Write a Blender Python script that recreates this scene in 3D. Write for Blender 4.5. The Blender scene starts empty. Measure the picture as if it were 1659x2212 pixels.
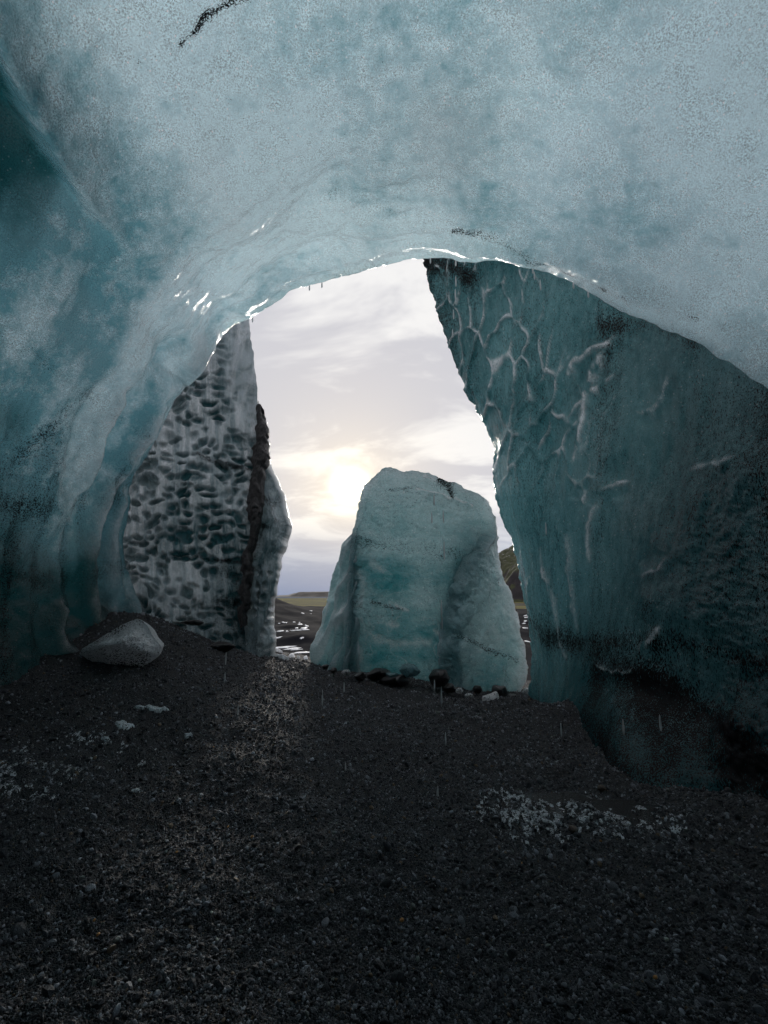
import bpy, math, random
import numpy as np

# ------------------------------------------------------------------ camera, sky, sun, exposure
scene = bpy.context.scene
FPX, CX, CY = 1045.0, 829.5, 1106.0           # lens in units of a 1659 x 2212 frame
PITCH = math.atan(181.0 / FPX)
EYE = np.array([0.0, 0.0, 1.5])
cam_data = bpy.data.cameras.new('camera')
cam_data.sensor_fit = 'VERTICAL'
cam_data.sensor_height = 36.0
cam_data.sensor_width = 27.0
cam_data.lens = FPX / 2212.0 * 36.0
cam_data.clip_start = 0.05
cam_data.clip_end = 60000.0
cam = bpy.data.objects.new('camera', cam_data)
cam.location = EYE
cam.rotation_euler = (math.pi / 2 + PITCH, 0, 0)
scene.collection.objects.link(cam)
scene.camera = cam

SUN_EL, SUN_AZ = math.radians(12.8), math.radians(-4.0)     # azimuth from +Y towards +X
SUN_DIR = np.array([math.sin(SUN_AZ) * math.cos(SUN_EL), math.cos(SUN_AZ) * math.cos(SUN_EL), math.sin(SUN_EL)])

scene.view_settings.view_transform = 'Standard'
scene.view_settings.look = 'None'
scene.view_settings.gamma = 1.0
scene.view_settings.use_curve_mapping = False
scene.view_settings.exposure = 1.02
scene.cycles.use_denoising = True
scene.cycles.use_adaptive_sampling = True
scene.cycles.adaptive_threshold = 0.04
scene.cycles.adaptive_min_samples = 16
scene.cycles.max_bounces = 6
scene.cycles.diffuse_bounces = 4
scene.cycles.glossy_bounces = 3
scene.cycles.transmission_bounces = 4
scene.cycles.sample_clamp_indirect = 6.0
scene.cycles.caustics_refractive = False
scene.cycles.caustics_reflective = False


class NT:
    """small helper for building node trees"""
    def __init__(self, tree):
        self.t = tree
        tree.nodes.clear()

    def n(self, typ, ins=None, **props):
        node = self.t.nodes.new(typ)
        for k, v in props.items():
            setattr(node, k, v)
        for k, v in (ins or {}).items():
            sock = node.inputs[k]
            if isinstance(v, bpy.types.NodeSocket):
                self.t.links.new(v, sock)
            else:
                sock.default_value = v
        return node

    def math(self, op, a, b=0.0, c=0.0, clamp=False):
        return self.n('ShaderNodeMath', {0: a, 1: b, 2: c}, operation=op, use_clamp=clamp).outputs[0]

    def mix(self, f, a, b, mode='MIX'):
        nd = self.n('ShaderNodeMix', {0: f}, data_type='RGBA', blend_type=mode)
        for i, v in ((6, a), (7, b)):
            if isinstance(v, bpy.types.NodeSocket):
                self.t.links.new(v, nd.inputs[i])
            else:
                nd.inputs[i].default_value = tuple(v) if len(v) == 4 else (*v, 1.0)
        return nd.outputs[2]

    def ss(self, v, lo, hi, a=0.0, b=1.0):
        return self.n('ShaderNodeMapRange', {0: v, 1: lo, 2: hi, 3: a, 4: b}, interpolation_type='SMOOTHSTEP').outputs[0]

    def vec(self, op, a, b=(0, 0, 0)):
        nd = self.n('ShaderNodeVectorMath', {0: a, 1: b}, operation=op)
        return nd.outputs[1] if op in ('DOT_PRODUCT', 'LENGTH', 'DISTANCE') else nd.outputs[0]

    def noise(self, vec, scale, detail=3.0, rough=0.55, dist=0.0):
        return self.n('ShaderNodeTexNoise', {'Vector': vec, 'Scale': scale, 'Detail': detail, 'Roughness': rough,
                                             'Distortion': dist}).outputs[0]

    def link(self, a, b):
        self.t.links.new(a, b)


world = bpy.data.worlds.new('World')
scene.world = world
world.use_nodes = True
W = NT(world.node_tree)
sky = W.n('ShaderNodeTexSky', sky_type='NISHITA', sun_disc=False, sun_elevation=SUN_EL,
          sun_rotation=SUN_AZ, air_density=1.0, dust_density=2.0, ozone_density=1.5, altitude=100.0)
dirv = W.vec('NORMALIZE', W.n('ShaderNodeTexCoord').outputs['Generated'])
sep = W.n('ShaderNodeSeparateXYZ', {0: dirv})
elev = W.math('ARCSINE', sep.outputs[2])                       # radians
# veil of high cloud: lavender grey, blue-grey in the distance, thick white banks as soft patches
flat = W.n('ShaderNodeCombineXYZ', {0: W.math('DIVIDE', sep.outputs[0], W.math('ADD', W.math('ABSOLUTE', sep.outputs[2]), 0.22)),
                                    1: W.math('DIVIDE', sep.outputs[1], W.math('ADD', W.math('ABSOLUTE', sep.outputs[2]), 0.22)),
                                    2: 0.0}).outputs[0]
flat2 = W.vec('ADD', flat, (3.1, 7.7, 0.0))
cn = W.noise(W.vec('MULTIPLY', flat2, (1.0, 1.25, 1.0)), 1.7, 5.0, 0.58, 0.5)
bank = W.ss(cn, 0.45, 0.62)
veil = W.mix(bank, (4.1, 4.1, 4.45), (6.0, 5.95, 5.95))
lowf = W.ss(elev, -0.01, 0.20)
veil = W.mix(lowf, (1.25, 1.85, 3.0), veil)
cosang = W.vec('DOT_PRODUCT', dirv, tuple(SUN_DIR))
ang = W.math('ARCCOSINE', W.math('MINIMUM', cosang, 0.99999))
glow1 = W.math('POWER', 2.718, W.math('MULTIPLY', W.math('MULTIPLY', ang, ang), -1.0 / (2 * 0.019 ** 2)))
glow2 = W.math('MULTIPLY', W.math('POWER', 2.718, W.math('MULTIPLY', ang, -1.0 / 0.105)), lowf)
g = W.mix(1.0, W.mix(glow1, (0, 0, 0), (22.0, 19.0, 13.0)), W.mix(glow2, (0, 0, 0), (3.0, 2.1, 0.5)), 'ADD')
skyc = W.mix(0.985, sky.outputs[0], veil)
skyc = W.mix(1.0, skyc, g, 'ADD')
bg = W.n('ShaderNodeBackground', {'Color': skyc, 'Strength': 0.075})
W.link(bg.outputs[0], W.n('ShaderNodeOutputWorld').inputs[0])

sun_data = bpy.data.lights.new('sun', 'SUN')
sun_data.energy = 0.75
sun_data.angle = math.radians(10)
sun_data.color = (1.0, 0.94, 0.86)
sun = bpy.data.objects.new('sun', sun_data)
sun.rotation_euler = (math.pi / 2 - SUN_EL, 0, math.pi - SUN_AZ)
sun.location = SUN_DIR * 60
scene.collection.objects.link(sun)

# ------------------------------------------------------------------ numpy helpers
rng = np.random.default_rng(7)
random.seed(7)
cP, sP = math.cos(PITCH), math.sin(PITCH)


def P(px, py, d):
    """point of the place at distance d (metres along +Y) that is seen at frame position (px, py)"""
    px, py, d = np.asarray(px, float), np.asarray(py, float), np.asarray(d, float)
    a, b = (px - CX) / FPX, (CY - py) / FPX
    y = cP - b * sP
    z = sP + b * cP
    k = d / y
    return np.stack([a * k, np.broadcast_to(d, k.shape), EYE[2] + z * k], -1)


def project(v):
    """inverse of P: used only to plan where seams and folds run when the ice is modelled"""
    r = v - EYE
    zc = r[..., 1] * cP + r[..., 2] * sP
    yc = -r[..., 1] * sP + r[..., 2] * cP
    zc = np.where(zc > 0.05, zc, 0.05)
    return CX + FPX * r[..., 0] / zc, CY - FPX * yc / zc


def h3(i, j, k, s=0):
    n = (i * 374761393 + j * 668265263 + k * 2147483647 + s * 1274126177) & 0xffffffff
    n = ((n ^ (n >> 13)) * 1274126177) & 0xffffffff
    n = ((n ^ (n >> 16)) * 2246822519) & 0xffffffff
    n = n ^ (n >> 15)
    return (n & 0xffffff) / float(0x1000000)


def vnoise(p, s=0):
    i = np.floor(p).astype(np.int64)
    f = p - i
    f = f * f * f * (f * (f * 6 - 15) + 10)
    r = 0
    for dx in (0, 1):
        wx = f[..., 0] if dx else 1 - f[..., 0]
        for dy in (0, 1):
            wy = f[..., 1] if dy else 1 - f[..., 1]
            for dz in (0, 1):
                wz = f[..., 2] if dz else 1 - f[..., 2]
                r = r + wx * wy * wz * h3(i[..., 0] + dx, i[..., 1] + dy, i[..., 2] + dz, s)
    return r * 2 - 1


def fbm(p, scale, octv=4, s=0, gain=0.5):
    p = np.asarray(p, float) * scale
    r, a = 0, 1.0
    for o in range(octv):
        r = r + a * vnoise(p + 17.3 * o, s + o)
        p, a = p * 2.03, a * gain
    return r


def scallop(u, v, s=0, k=14.0):
    """cup field: 0 in the bottom of each cup, rising to a crest between cups (cell size 1)"""
    i, j = np.floor(u).astype(np.int64), np.floor(v).astype(np.int64)
    acc = 0
    dmin = np.full(u.shape, 9.0)
    for dx in (-2, -1, 0, 1, 2):
        for dy in (-2, -1, 0, 1, 2):
            cx = i + dx + 0.5 + 0.85 * (h3(i + dx, j + dy, 0 * i, s) - 0.5)
            cy = j + dy + 0.5 + 0.85 * (h3(i + dx, j + dy, 0 * i + 1, s) - 0.5)
            d = (u - cx) ** 2 + (v - cy) ** 2
            acc = acc + np.exp(-k * d)
    return -np.log(acc + 1e-12) / k


def cells(u, v, s=0):
    """offset to the nearest jittered site and that site's two random numbers"""
    i, j = np.floor(u).astype(np.int64), np.floor(v).astype(np.int64)
    best = np.full(u.shape, 9.0)
    du, dv, r1, r2 = (np.zeros(u.shape) for _ in range(4))
    for dx in (-1, 0, 1):
        for dy in (-1, 0, 1):
            a, b = i + dx, j + dy
            ox = u - (a + 0.5 + 0.8 * (h3(a, b, 0 * a, s) - 0.5))
            oy = v - (b + 0.5 + 0.8 * (h3(a, b, 0 * a + 1, s) - 0.5))
            d = ox * ox + oy * oy
            m = d < best
            best = np.where(m, d, best)
            du, dv = np.where(m, ox, du), np.where(m, oy, dv)
            r1, r2 = np.where(m, h3(a, b, 0 * a + 2, s), r1), np.where(m, h3(a, b, 0 * a + 3, s), r2)
    return du, dv, r1, r2


def crest_lines(u, v, s=0):
    """distance to the border between jittered cells: 0 on the crest line"""
    i, j = np.floor(u).astype(np.int64), np.floor(v).astype(np.int64)
    f1, f2 = np.full(u.shape, 9.0), np.full(u.shape, 9.0)
    for dx in (-1, 0, 1):
        for dy in (-1, 0, 1):
            a, b = i + dx, j + dy
            d = np.hypot(u - (a + 0.5 + 0.85 * (h3(a, b, 0 * a, s) - 0.5)), v - (b + 0.5 + 0.85 * (h3(a, b, 0 * a + 1, s) - 0.5)))
            f2 = np.where(d < f1, f1, np.minimum(f2, d))
            f1 = np.minimum(f1, d)
    return f2 - f1


def sstep(x, a, b):
    t = np.clip((x - a) / (b - a), 0, 1)
    return t * t * (3 - 2 * t)


def facets(x, z, seed, n=9, slope=0.16, spread=0.8):
    """chiselled relief: the lowest of a few tilted planes, so that they meet in crisp creases"""
    r = np.random.default_rng(seed)
    h = np.full(x.shape, 9.0)
    mx, mz, sx, sz = x.mean(), z.mean(), x.std() + 1e-6, z.std() + 1e-6
    for _ in range(n):
        a = r.uniform(0, 2 * math.pi)
        g = slope * r.uniform(0.4, 1.0)
        cx, cz = mx + sx * r.normal() * spread, mz + sz * r.normal() * spread
        h = np.minimum(h, g * (math.cos(a) * (x - cx) + math.sin(a) * (z - cz)) + 0.10 * r.uniform(0.5, 1))
    return h


def pdist(px, py, pts):
    """distance from frame positions to a polyline, signed side, and fraction along it"""
    pts = np.asarray(pts, float)
    best = np.full(px.shape, 1e9)
    side = np.zeros(px.shape)
    along = np.zeros(px.shape)
    seg = np.hypot(*(pts[1:] - pts[:-1]).T)
    cum = np.concatenate([[0], np.cumsum(seg)])
    for k in range(len(pts) - 1):
        ax, ay = pts[k]
        dx, dy = pts[k + 1] - pts[k]
        L2 = dx * dx + dy * dy
        t = np.clip(((px - ax) * dx + (py - ay) * dy) / L2, 0, 1)
        ex, ey = px - ax - t * dx, py - ay - t * dy
        d = np.hypot(ex, ey)
        m = d < best
        best = np.where(m, d, best)
        side = np.where(m, np.sign(dx * ey - dy * ex), side)
        along = np.where(m, (cum[k] + t * seg[k]) / cum[-1], along)
    return best, side, along


def crspline(pts, n, axis=0):
    """Catmull-Rom through control points along an axis, n samples"""
    pts = np.moveaxis(np.asarray(pts, float), axis, 0)
    m = len(pts)
    ext = np.concatenate([[2 * pts[0] - pts[1]], pts, [2 * pts[-1] - pts[-2]]])
    t = np.linspace(0, m - 1, n)
    i = np.minimum(t.astype(int), m - 2)
    f = (t - i).reshape((-1,) + (1,) * (pts.ndim - 1))
    p0, p1, p2, p3 = ext[i], ext[i + 1], ext[i + 2], ext[i + 3]
    r = 0.5 * (2 * p1 + (p2 - p0) * f + (2 * p0 - 5 * p1 + 4 * p2 - p3) * f ** 2 + (3 * p1 - p0 - 3 * p2 + p3) * f ** 3)
    return np.moveaxis(r, 0, axis)


def grid_normals(G):
    du = np.gradient(G, axis=0)
    dv = np.gradient(G, axis=1)
    n = np.cross(du, dv)
    return n / (np.linalg.norm(n, axis=-1, keepdims=True) + 1e-12)


def mesh_np(name, verts, quads, attrs=None, smooth=True, tris=None):
    me = bpy.data.meshes.new(name)
    verts = np.asarray(verts, np.float32).reshape(-1, 3)
    quads = np.asarray(quads, np.int32).reshape(-1, 4) if quads is not None and len(quads) else np.zeros((0, 4), np.int32)
    tris = np.asarray(tris, np.int32).reshape(-1, 3) if tris is not None and len(tris) else np.zeros((0, 3), np.int32)
    me.vertices.add(len(verts))
    me.vertices.foreach_set('co', verts.ravel())
    nl = quads.size + tris.size
    me.loops.add(nl)
    me.loops.foreach_set('vertex_index', np.concatenate([quads.ravel(), tris.ravel()]).astype(np.int32))
    npoly = len(quads) + len(tris)
    me.polygons.add(npoly)
    starts = np.concatenate([np.arange(len(quads)) * 4, quads.size + np.arange(len(tris)) * 3]).astype(np.int32)
    me.polygons.foreach_set('loop_start', starts)
    me.update(calc_edges=True)
    me.validate()
    me.polygons.foreach_set('use_smooth', np.full(npoly, smooth))
    for k, a in (attrs or {}).items():
        at = me.attributes.new(k, 'FLOAT', 'POINT')
        at.data.foreach_set('value', np.asarray(a, np.float32).ravel())
    return me


def obj(name, me, mat=None, parent=None, **props):
    o = bpy.data.objects.new(name, me)
    scene.collection.objects.link(o)
    if mat is not None and me is not None:
        me.materials.clear()
        me.materials.append(mat)
    if parent is not None:
        o.parent = parent
    for k, v in props.items():
        o[k] = v
    return o


def grid_quads(nu, nv, off=0, flip=False):
    i = (np.arange(nu - 1)[:, None] * nv + np.arange(nv - 1)[None, :]).ravel() + off
    q = np.stack([i, i + nv, i + nv + 1, i + 1], -1)
    return q[:, ::-1] if flip else q


def closed_slab(name, F, B, attrs=None):
    """front sheet F and back sheet B (same grid) welded round their edge into one closed body"""
    nu, nv = F.shape[:2]
    idx = np.arange(nu * nv).reshape(nu, nv)
    edge = np.zeros((nu, nv), bool)
    edge[0], edge[-1], edge[:, 0], edge[:, -1] = True, True, True, True
    bidx = np.where(edge, idx, 0)
    inner = ~edge
    bidx[inner] = nu * nv + np.arange(inner.sum())
    verts = np.concatenate([F.reshape(-1, 3), B[inner]])
    qf = grid_quads(nu, nv)
    qb = bidx.ravel()[grid_quads(nu, nv, flip=True)]
    at = {}
    for k, a in (attrs or {}).items():
        at[k] = np.concatenate([a.ravel(), a[inner]])
    at['outer'] = np.concatenate([np.zeros(nu * nv), np.ones(inner.sum())])
    return mesh_np(name, verts, np.concatenate([qf, qb]), at)


def prof(n, p, lo=True, hi=True):
    u = np.linspace(-1, 1, n)
    w = np.clip(1 - np.abs(u) ** p, 0, 1) ** (1 / p)
    if not lo:
        w[: n // 2] = 1.0
        w[0] = 0
    if not hi:
        w[n // 2:] = 1.0
        w[-1] = 0
    return w


# ------------------------------------------------------------------ materials
def new_mat(name):
    m = bpy.data.materials.new(name)
    m.use_nodes = True
    return m, NT(m.node_tree)


def ice_material(name, bubbly, clear, dirtcol=(0.012, 0.012, 0.013), deep=(0.02, 0.12, 0.135), trans=0.6, grain=60.0, rough=0.22,
                 speck=0.5, bump=0.25, streak=(1, 1, 1), grain_amp=0.35, sparkle=0.5, frost_sheen_col=(0.80, 0.83, 0.86), coarse=7.0, blotch=1.5, ior=1.36):
    m, T = new_mat(name)
    co = T.n('ShaderNodeTexCoord').outputs['Object']
    at = {k: T.n('ShaderNodeAttribute', attribute_name=k).outputs['Fac'] for k in ('dirt_shade', 'clear', 'frost_sheen', 'outer', 'sky_block')}
    stv = T.vec('MULTIPLY', co, streak)
    # bubbly white ice and clear blue ice, in clouds and layers
    n2 = T.noise(stv, coarse, 5.0, 0.74)
    cl = T.math('ADD', at['clear'], T.math('MULTIPLY', T.math('SUBTRACT', n2, 0.5), blotch), clamp=True)
    col = T.mix(cl, bubbly, clear)
    col = T.mix(T.ss(T.math('ADD', at['clear'], T.math('MULTIPLY', T.math('SUBTRACT', n2, 0.5), 0.8)), 1.0, 1.9), col, deep)
    # grain of crystals and air bubbles, coarser in some zones than in others
    g1 = T.noise(co, grain, 4.0, 0.8)
    ga = T.math('MULTIPLY', grain_amp, T.ss(n2, 0.30, 0.70, 1.5, 0.25))
    gv = T.math('ADD', 1.0, T.math('MULTIPLY', ga, T.ss(g1, 0.36, 0.60, -1.0, 0.3)))
    col = T.mix(1.0, col, T.n('ShaderNodeCombineXYZ', {0: gv, 1: gv, 2: gv}).outputs[0], 'MULTIPLY')
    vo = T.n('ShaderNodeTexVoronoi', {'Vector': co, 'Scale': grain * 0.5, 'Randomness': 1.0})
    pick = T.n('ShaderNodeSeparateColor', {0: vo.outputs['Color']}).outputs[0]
    bubble_glint = T.math('MULTIPLY', T.math('GREATER_THAN', pick, 0.92), T.ss(vo.outputs['Distance'], 0.22, 0.36, 1.0, 0.0))  # white specks: air bubbles that also paint the sparkle of glints
    bubble_glint = T.math('MULTIPLY', T.math('MULTIPLY', bubble_glint, sparkle), T.math('SUBTRACT', 1.0, T.math('MULTIPLY', cl, 0.9)))
    col = T.mix(bubble_glint, col, (0.93, 0.95, 0.96))
    # black grit frozen into the ice: single grains, thicker along the dirt layers
    d1 = T.noise(stv, grain * 0.9, 2.0, 0.75)
    d2 = n2
    dm = T.math('ADD', T.math('MULTIPLY', d1, 0.78), T.math('MULTIPLY', d2, 0.22))
    thr = T.math('SUBTRACT', 0.715 - 0.10 * speck, T.math('MULTIPLY', at['dirt_shade'], 0.28))
    dirt_shade = T.math('MULTIPLY', T.ss(T.math('SUBTRACT', dm, thr), 0.0, 0.06), T.math('SUBTRACT', 1.0, at['outer']))
    dirt_shade = T.math('MAXIMUM', dirt_shade, T.math('MULTIPLY', at['outer'], at['sky_block']))  # blackens the unseen outer skin, added to keep sky light out
    fr = T.math('MULTIPLY', at['frost_sheen'], T.ss(d1, 0.3, 0.6), clamp=True)  # white layer for both frost and painted highlights
    col = T.mix(fr, col, frost_sheen_col)
    # unseen outside: white added to pass more sky light, black added to block it
    col = T.mix(at['outer'], col, T.mix(at['sky_block'], (0.97, 0.98, 0.985), (0.02, 0.02, 0.022)))
    # relief
    hgt = T.noise(stv, 16.0, 4.0, 0.72)
    bp = T.n('ShaderNodeBump', {'Height': hgt, 'Strength': bump, 'Distance': 0.09})
    rg = T.math('ADD', rough, T.math('MULTIPLY', g1, 0.12))
    rg = T.math('ADD', rg, T.math('MULTIPLY', fr, 0.1))
    # light is scattered at the skin of the ice, and passes on through the body
    dif = T.n('ShaderNodeBsdfDiffuse', {'Color': col, 'Roughness': 0.5, 'Normal': bp.outputs[0]})
    tra = T.n('ShaderNodeBsdfTranslucent', {'Color': col, 'Normal': bp.outputs[0]})
    tf = T.math('MULTIPLY', trans, T.math('SUBTRACT', 1.0, T.math('MULTIPLY', fr, 0.6)))
    body = T.n('ShaderNodeMixShader', {0: tf, 1: dif.outputs[0], 2: tra.outputs[0]})
    grit = T.n('ShaderNodeBsdfDiffuse', {'Color': (*dirtcol, 1.0), 'Normal': bp.outputs[0]})
    body = T.n('ShaderNodeMixShader', {0: dirt_shade, 1: body.outputs[0], 2: grit.outputs[0]})
    fre = T.n('ShaderNodeFresnel', {'IOR': ior, 'Normal': bp.outputs[0]}).outputs[0]
    back = T.n('ShaderNodeNewGeometry').outputs['Backfacing']
    fre = T.math('MULTIPLY', T.math('MULTIPLY', fre, T.math('SUBTRACT', 1.0, back)), T.math('SUBTRACT', 1.0, T.math('MULTIPLY', dirt_shade, 0.75)))
    glo = T.n('ShaderNodeBsdfGlossy', {'Color': (1, 1, 1, 1), 'Roughness': rg, 'Normal': bp.outputs[0]})
    full = T.n('ShaderNodeMixShader', {0: fre, 1: body.outputs[0], 2: glo.outputs[0]})
    T.link(full.outputs[0], T.n('ShaderNodeOutputMaterial').inputs[0])
    return m


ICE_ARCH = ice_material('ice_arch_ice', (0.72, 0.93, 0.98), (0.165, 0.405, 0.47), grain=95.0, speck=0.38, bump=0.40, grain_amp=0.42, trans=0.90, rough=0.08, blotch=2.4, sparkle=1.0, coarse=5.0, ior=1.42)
ICE_WALL = ice_material('ice_wall_ice', (0.19, 0.42, 0.46), (0.03, 0.155, 0.18), grain=70.0, speck=0.9, bump=0.22, streak=(1.4, 1.4, 0.45), rough=0.07, trans=0.65, grain_amp=0.3, ior=1.24, frost_sheen_col=(0.90, 0.93, 0.96))
ICE_FIN = ice_material('scalloped_ice', (0.46, 0.56, 0.61), (0.03, 0.105, 0.125), grain=80.0, speck=0.6, bump=0.35, streak=(1.3, 1.3, 0.7), trans=0.40, rough=0.08, grain_amp=0.3, frost_sheen_col=(0.86, 0.89, 0.92), ior=1.42)
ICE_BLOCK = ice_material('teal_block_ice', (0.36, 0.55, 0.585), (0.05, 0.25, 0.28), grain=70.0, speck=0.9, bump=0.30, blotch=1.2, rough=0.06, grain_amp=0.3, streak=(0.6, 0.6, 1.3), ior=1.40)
ICE_GREY = ice_material('dirty_grey_ice', (0.94, 0.95, 0.96), (0.66, 0.68, 0.70), grain=60.0, speck=1.3, bump=0.6, trans=0.6, ior=1.4, frost_sheen_col=(0.85, 0.86, 0.88))


def gravel_nodes(T, co, scale):
    v = T.n('ShaderNodeTexVoronoi', {'Vector': co, 'Scale': scale, 'Randomness': 1.0})
    cc = T.n('ShaderNodeSeparateColor', {0: v.outputs['Color']})
    return v.outputs['Distance'], cc.outputs[0], cc.outputs[1]


def gravel_material():
    m, T = new_mat('black_gravel_ground')
    geo = T.n('ShaderNodeNewGeometry')
    pos = geo.outputs['Position']
    sp = T.n('ShaderNodeSeparateXYZ', {0: pos})
    dist = T.vec('LENGTH', T.n('ShaderNodeCombineXYZ', {0: sp.outputs[0], 1: sp.outputs[1], 2: 0.0}).outputs[0])
    d, r1, r2 = gravel_nodes(T, pos, 130.0)
    col = T.mix(r1, (0.013, 0.0135, 0.015), (0.056, 0.059, 0.065))
    col = T.mix(T.math('GREATER_THAN', r2, 0.985), col, (0.16, 0.12, 0.08))
    # moraine: charcoal ash, brown-grey in patches
    far = T.ss(dist, 12.0, 24.0)
    mcol = T.mix(T.ss(T.noise(pos, 0.12, 5.0, 0.6), 0.35, 0.65), (0.005, 0.006, 0.009), (0.012, 0.0125, 0.016))
    col = T.mix(far, col, mcol)
    # moss plain
    mo = T.math('ADD', dist, T.math('MULTIPLY', T.math('SUBTRACT', T.noise(pos, 0.006, 3.0), 0.5), 260.0))
    moss = T.ss(mo, 280.0, 380.0)
    st = T.vec('MULTIPLY', pos, (0.004, 0.012, 0.0))
    mcol2 = T.mix(T.ss(T.noise(st, 2.2, 5.0, 0.6), 0.42, 0.6), (0.045, 0.042, 0.038), (0.17, 0.16, 0.035))
    col = T.mix(moss, col, mcol2)
    col = T.mix(T.ss(dist, 1500.0, 2600.0), col, (0.055, 0.075, 0.11))  # far ground tinted blue to paint the haze of distance
    rough = T.math('ADD', 0.7, T.math('MULTIPLY', r2, 0.3))
    rough = T.math('ADD', rough, T.math('MULTIPLY', far, 0.4), clamp=True)
    hh = T.math('ADD', T.math('MULTIPLY', d, -1.0), T.math('MULTIPLY', T.noise(pos, 30.0, 4.0, 0.7), 0.9))
    bp = T.n('ShaderNodeBump', {'Height': hh, 'Strength': T.ss(dist, 9.0, 26.0, 0.9, 0.0), 'Distance': 0.02})
    bs = T.n('ShaderNodeBsdfPrincipled', {'Base Color': col, 'Roughness': rough, 'Specular IOR Level': T.ss(dist, 9.0, 14.0, 0.5, 0.03), 'Normal': bp.outputs[0]})
    T.link(bs.outputs[0], T.n('ShaderNodeOutputMaterial').inputs[0])
    return m


def stone_material(name, dark, light, scale=8.0, rough=0.45, rnd=False, bump=0.4):
    m, T = new_mat(name)
    co = T.n('ShaderNodeTexCoord').outputs['Object']
    n = T.noise(co, scale, 5.0, 0.65)
    col = T.mix(T.ss(n, 0.3, 0.7), dark, light)
    if rnd:
        r = T.n('ShaderNodeObjectInfo').outputs['Random']
        col = T.mix(1.0, col, T.mix(T.math('POWER', r, 4.0), (0.6, 0.6, 0.62), (5.0, 5.0, 5.0)), 'MULTIPLY')
        col = T.mix(T.math('GREATER_THAN', T.math('FRACT', T.math('MULTIPLY', r, 37.7)), 0.985), col, (0.17, 0.125, 0.085))
        col = T.mix(T.math('GREATER_THAN', T.math('FRACT', T.math('MULTIPLY', r, 91.3)), 0.985), col, (0.14, 0.16, 0.15))
        rg = T.math('ADD', 0.45, T.math('MULTIPLY', T.math('FRACT', T.math('MULTIPLY', r, 13.1)), 0.4))
    else:
        rg = rough
    bp = T.n('ShaderNodeBump', {'Height': T.noise(co, scale * 3, 4.0, 0.7), 'Strength': bump, 'Distance': 0.02})
    bs = T.n('ShaderNodeBsdfPrincipled', {'Base Color': col, 'Roughness': rg, 'Specular IOR Level': 0.3 if rnd else 0.5, 'Normal': bp.outputs[0]})
    T.link(bs.outputs[0], T.n('ShaderNodeOutputMaterial').inputs[0])
    return m


def plain_material(name, col, rough=0.5, **ins):
    m, T = new_mat(name)
    co = T.n('ShaderNodeTexCoord').outputs['Object']
    c2 = T.mix(T.ss(T.noise(co, 20.0, 4.0, 0.6), 0.3, 0.7), tuple(c * 0.8 for c in col), tuple(min(1, c * 1.1) for c in col))
    d = {'Base Color': c2, 'Roughness': rough}
    d.update(ins)
    bs = T.n('ShaderNodeBsdfPrincipled', d)
    T.link(bs.outputs[0], T.n('ShaderNodeOutputMaterial').inputs[0])
    return m


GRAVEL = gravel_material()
PEBBLE = stone_material('black_basalt_pebbles', (0.028, 0.030, 0.034), (0.095, 0.100, 0.110), 40.0, rnd=True)
BASALT = stone_material('black_basalt', (0.008, 0.008, 0.009), (0.045, 0.044, 0.046), 9.0, 0.42)
GRIT = stone_material('black_grit', (0.004, 0.004, 0.005), (0.014, 0.014, 0.016), 30.0, 0.5, bump=0.9)
BROWN = stone_material('brown_stone', (0.05, 0.035, 0.028), (0.13, 0.095, 0.07), 30.0, 0.5)
ORANGE = stone_material('orange_stone', (0.35, 0.15, 0.04), (0.6, 0.3, 0.09), 60.0, 0.5)
PALE = stone_material('pale_green_stone', (0.25, 0.29, 0.24), (0.45, 0.48, 0.42), 60.0, 0.5)
WATER = plain_material('meltwater', (0.95, 0.97, 0.98), 0.05, **{'IOR': 1.33, 'Transmission Weight': 0.3})

# ------------------------------------------------------------------ ground
GC = np.array([   # control heights of the gravel floor: frame position, distance
    (590, 1427, 8.6), (470, 1395, 8.0), (350, 1345, 7.6), (265, 1312, 7.3), (735, 1455, 8.6), (672, 1432, 9.2),
    (860, 1462, 8.4), (1020, 1500, 8.3), (1143, 1512, 8.3), (1230, 1530, 7.2), (260, 1452, 5.9), (165, 1440, 5.9),
    (345, 1415, 6.2), (75, 1530, 4.9), (0, 1572, 4.5), (1285, 1600, 5.5), (1400, 1695, 4.35), (1650, 1705, 3.8),
    (150, 1330, 6.8), (1400, 1560, 7.0)], float)
gp = P(GC[:, 0], GC[:, 1], GC[:, 2])
extra = np.array([(-1.5, 1, .02), (0, 1, 0), (1.5, 1, 0), (-3.5, 1, .15), (3.5, 1, .05), (-1, 3, .02), (1, 3, 0), (0, 5, 0.0), (1.4, 5, -.02),
                  (-1.5, 5, .12), (-2.6, 3.2, .16), (0, 7, .02), (-1.2, 7, .2), (1.4, 7, -.06), (0, -6, 0), (-5, -5, .2), (5, -5, .1), (-5, 9, 1.2),
                  (5, 9, .1), (0, 11, -.3), (-3, 11, .4), (3, 11, -.4), (-6, 3, .6), (6, 3, .2), (-2.4, 6.6, .42), (-2.0, 4.4, .14)], float)
gp = np.concatenate([gp, extra])


def _tps(r):
    return np.where(r > 1e-9, r * r * np.log(r + 1e-12), 0)


_A = _tps(np.hypot(gp[:, None, 0] - gp[None, :, 0], gp[:, None, 1] - gp[None, :, 1])) + np.eye(len(gp)) * 0.3
_Pm = np.concatenate([np.ones((len(gp), 1)), gp[:, :2]], 1)
_M = np.block([[_A, _Pm], [_Pm.T, np.zeros((3, 3))]])
_w = np.linalg.solve(_M, np.concatenate([gp[:, 2], np.zeros(3)]))


def near_height(x, y):
    r = np.zeros(x.shape)
    for k in range(len(gp)):
        r = r + _w[k] * _tps(np.hypot(x - gp[k, 0], y - gp[k, 1]))
    return r + _w[-3] + _w[-2] * x + _w[-1] * y


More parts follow.
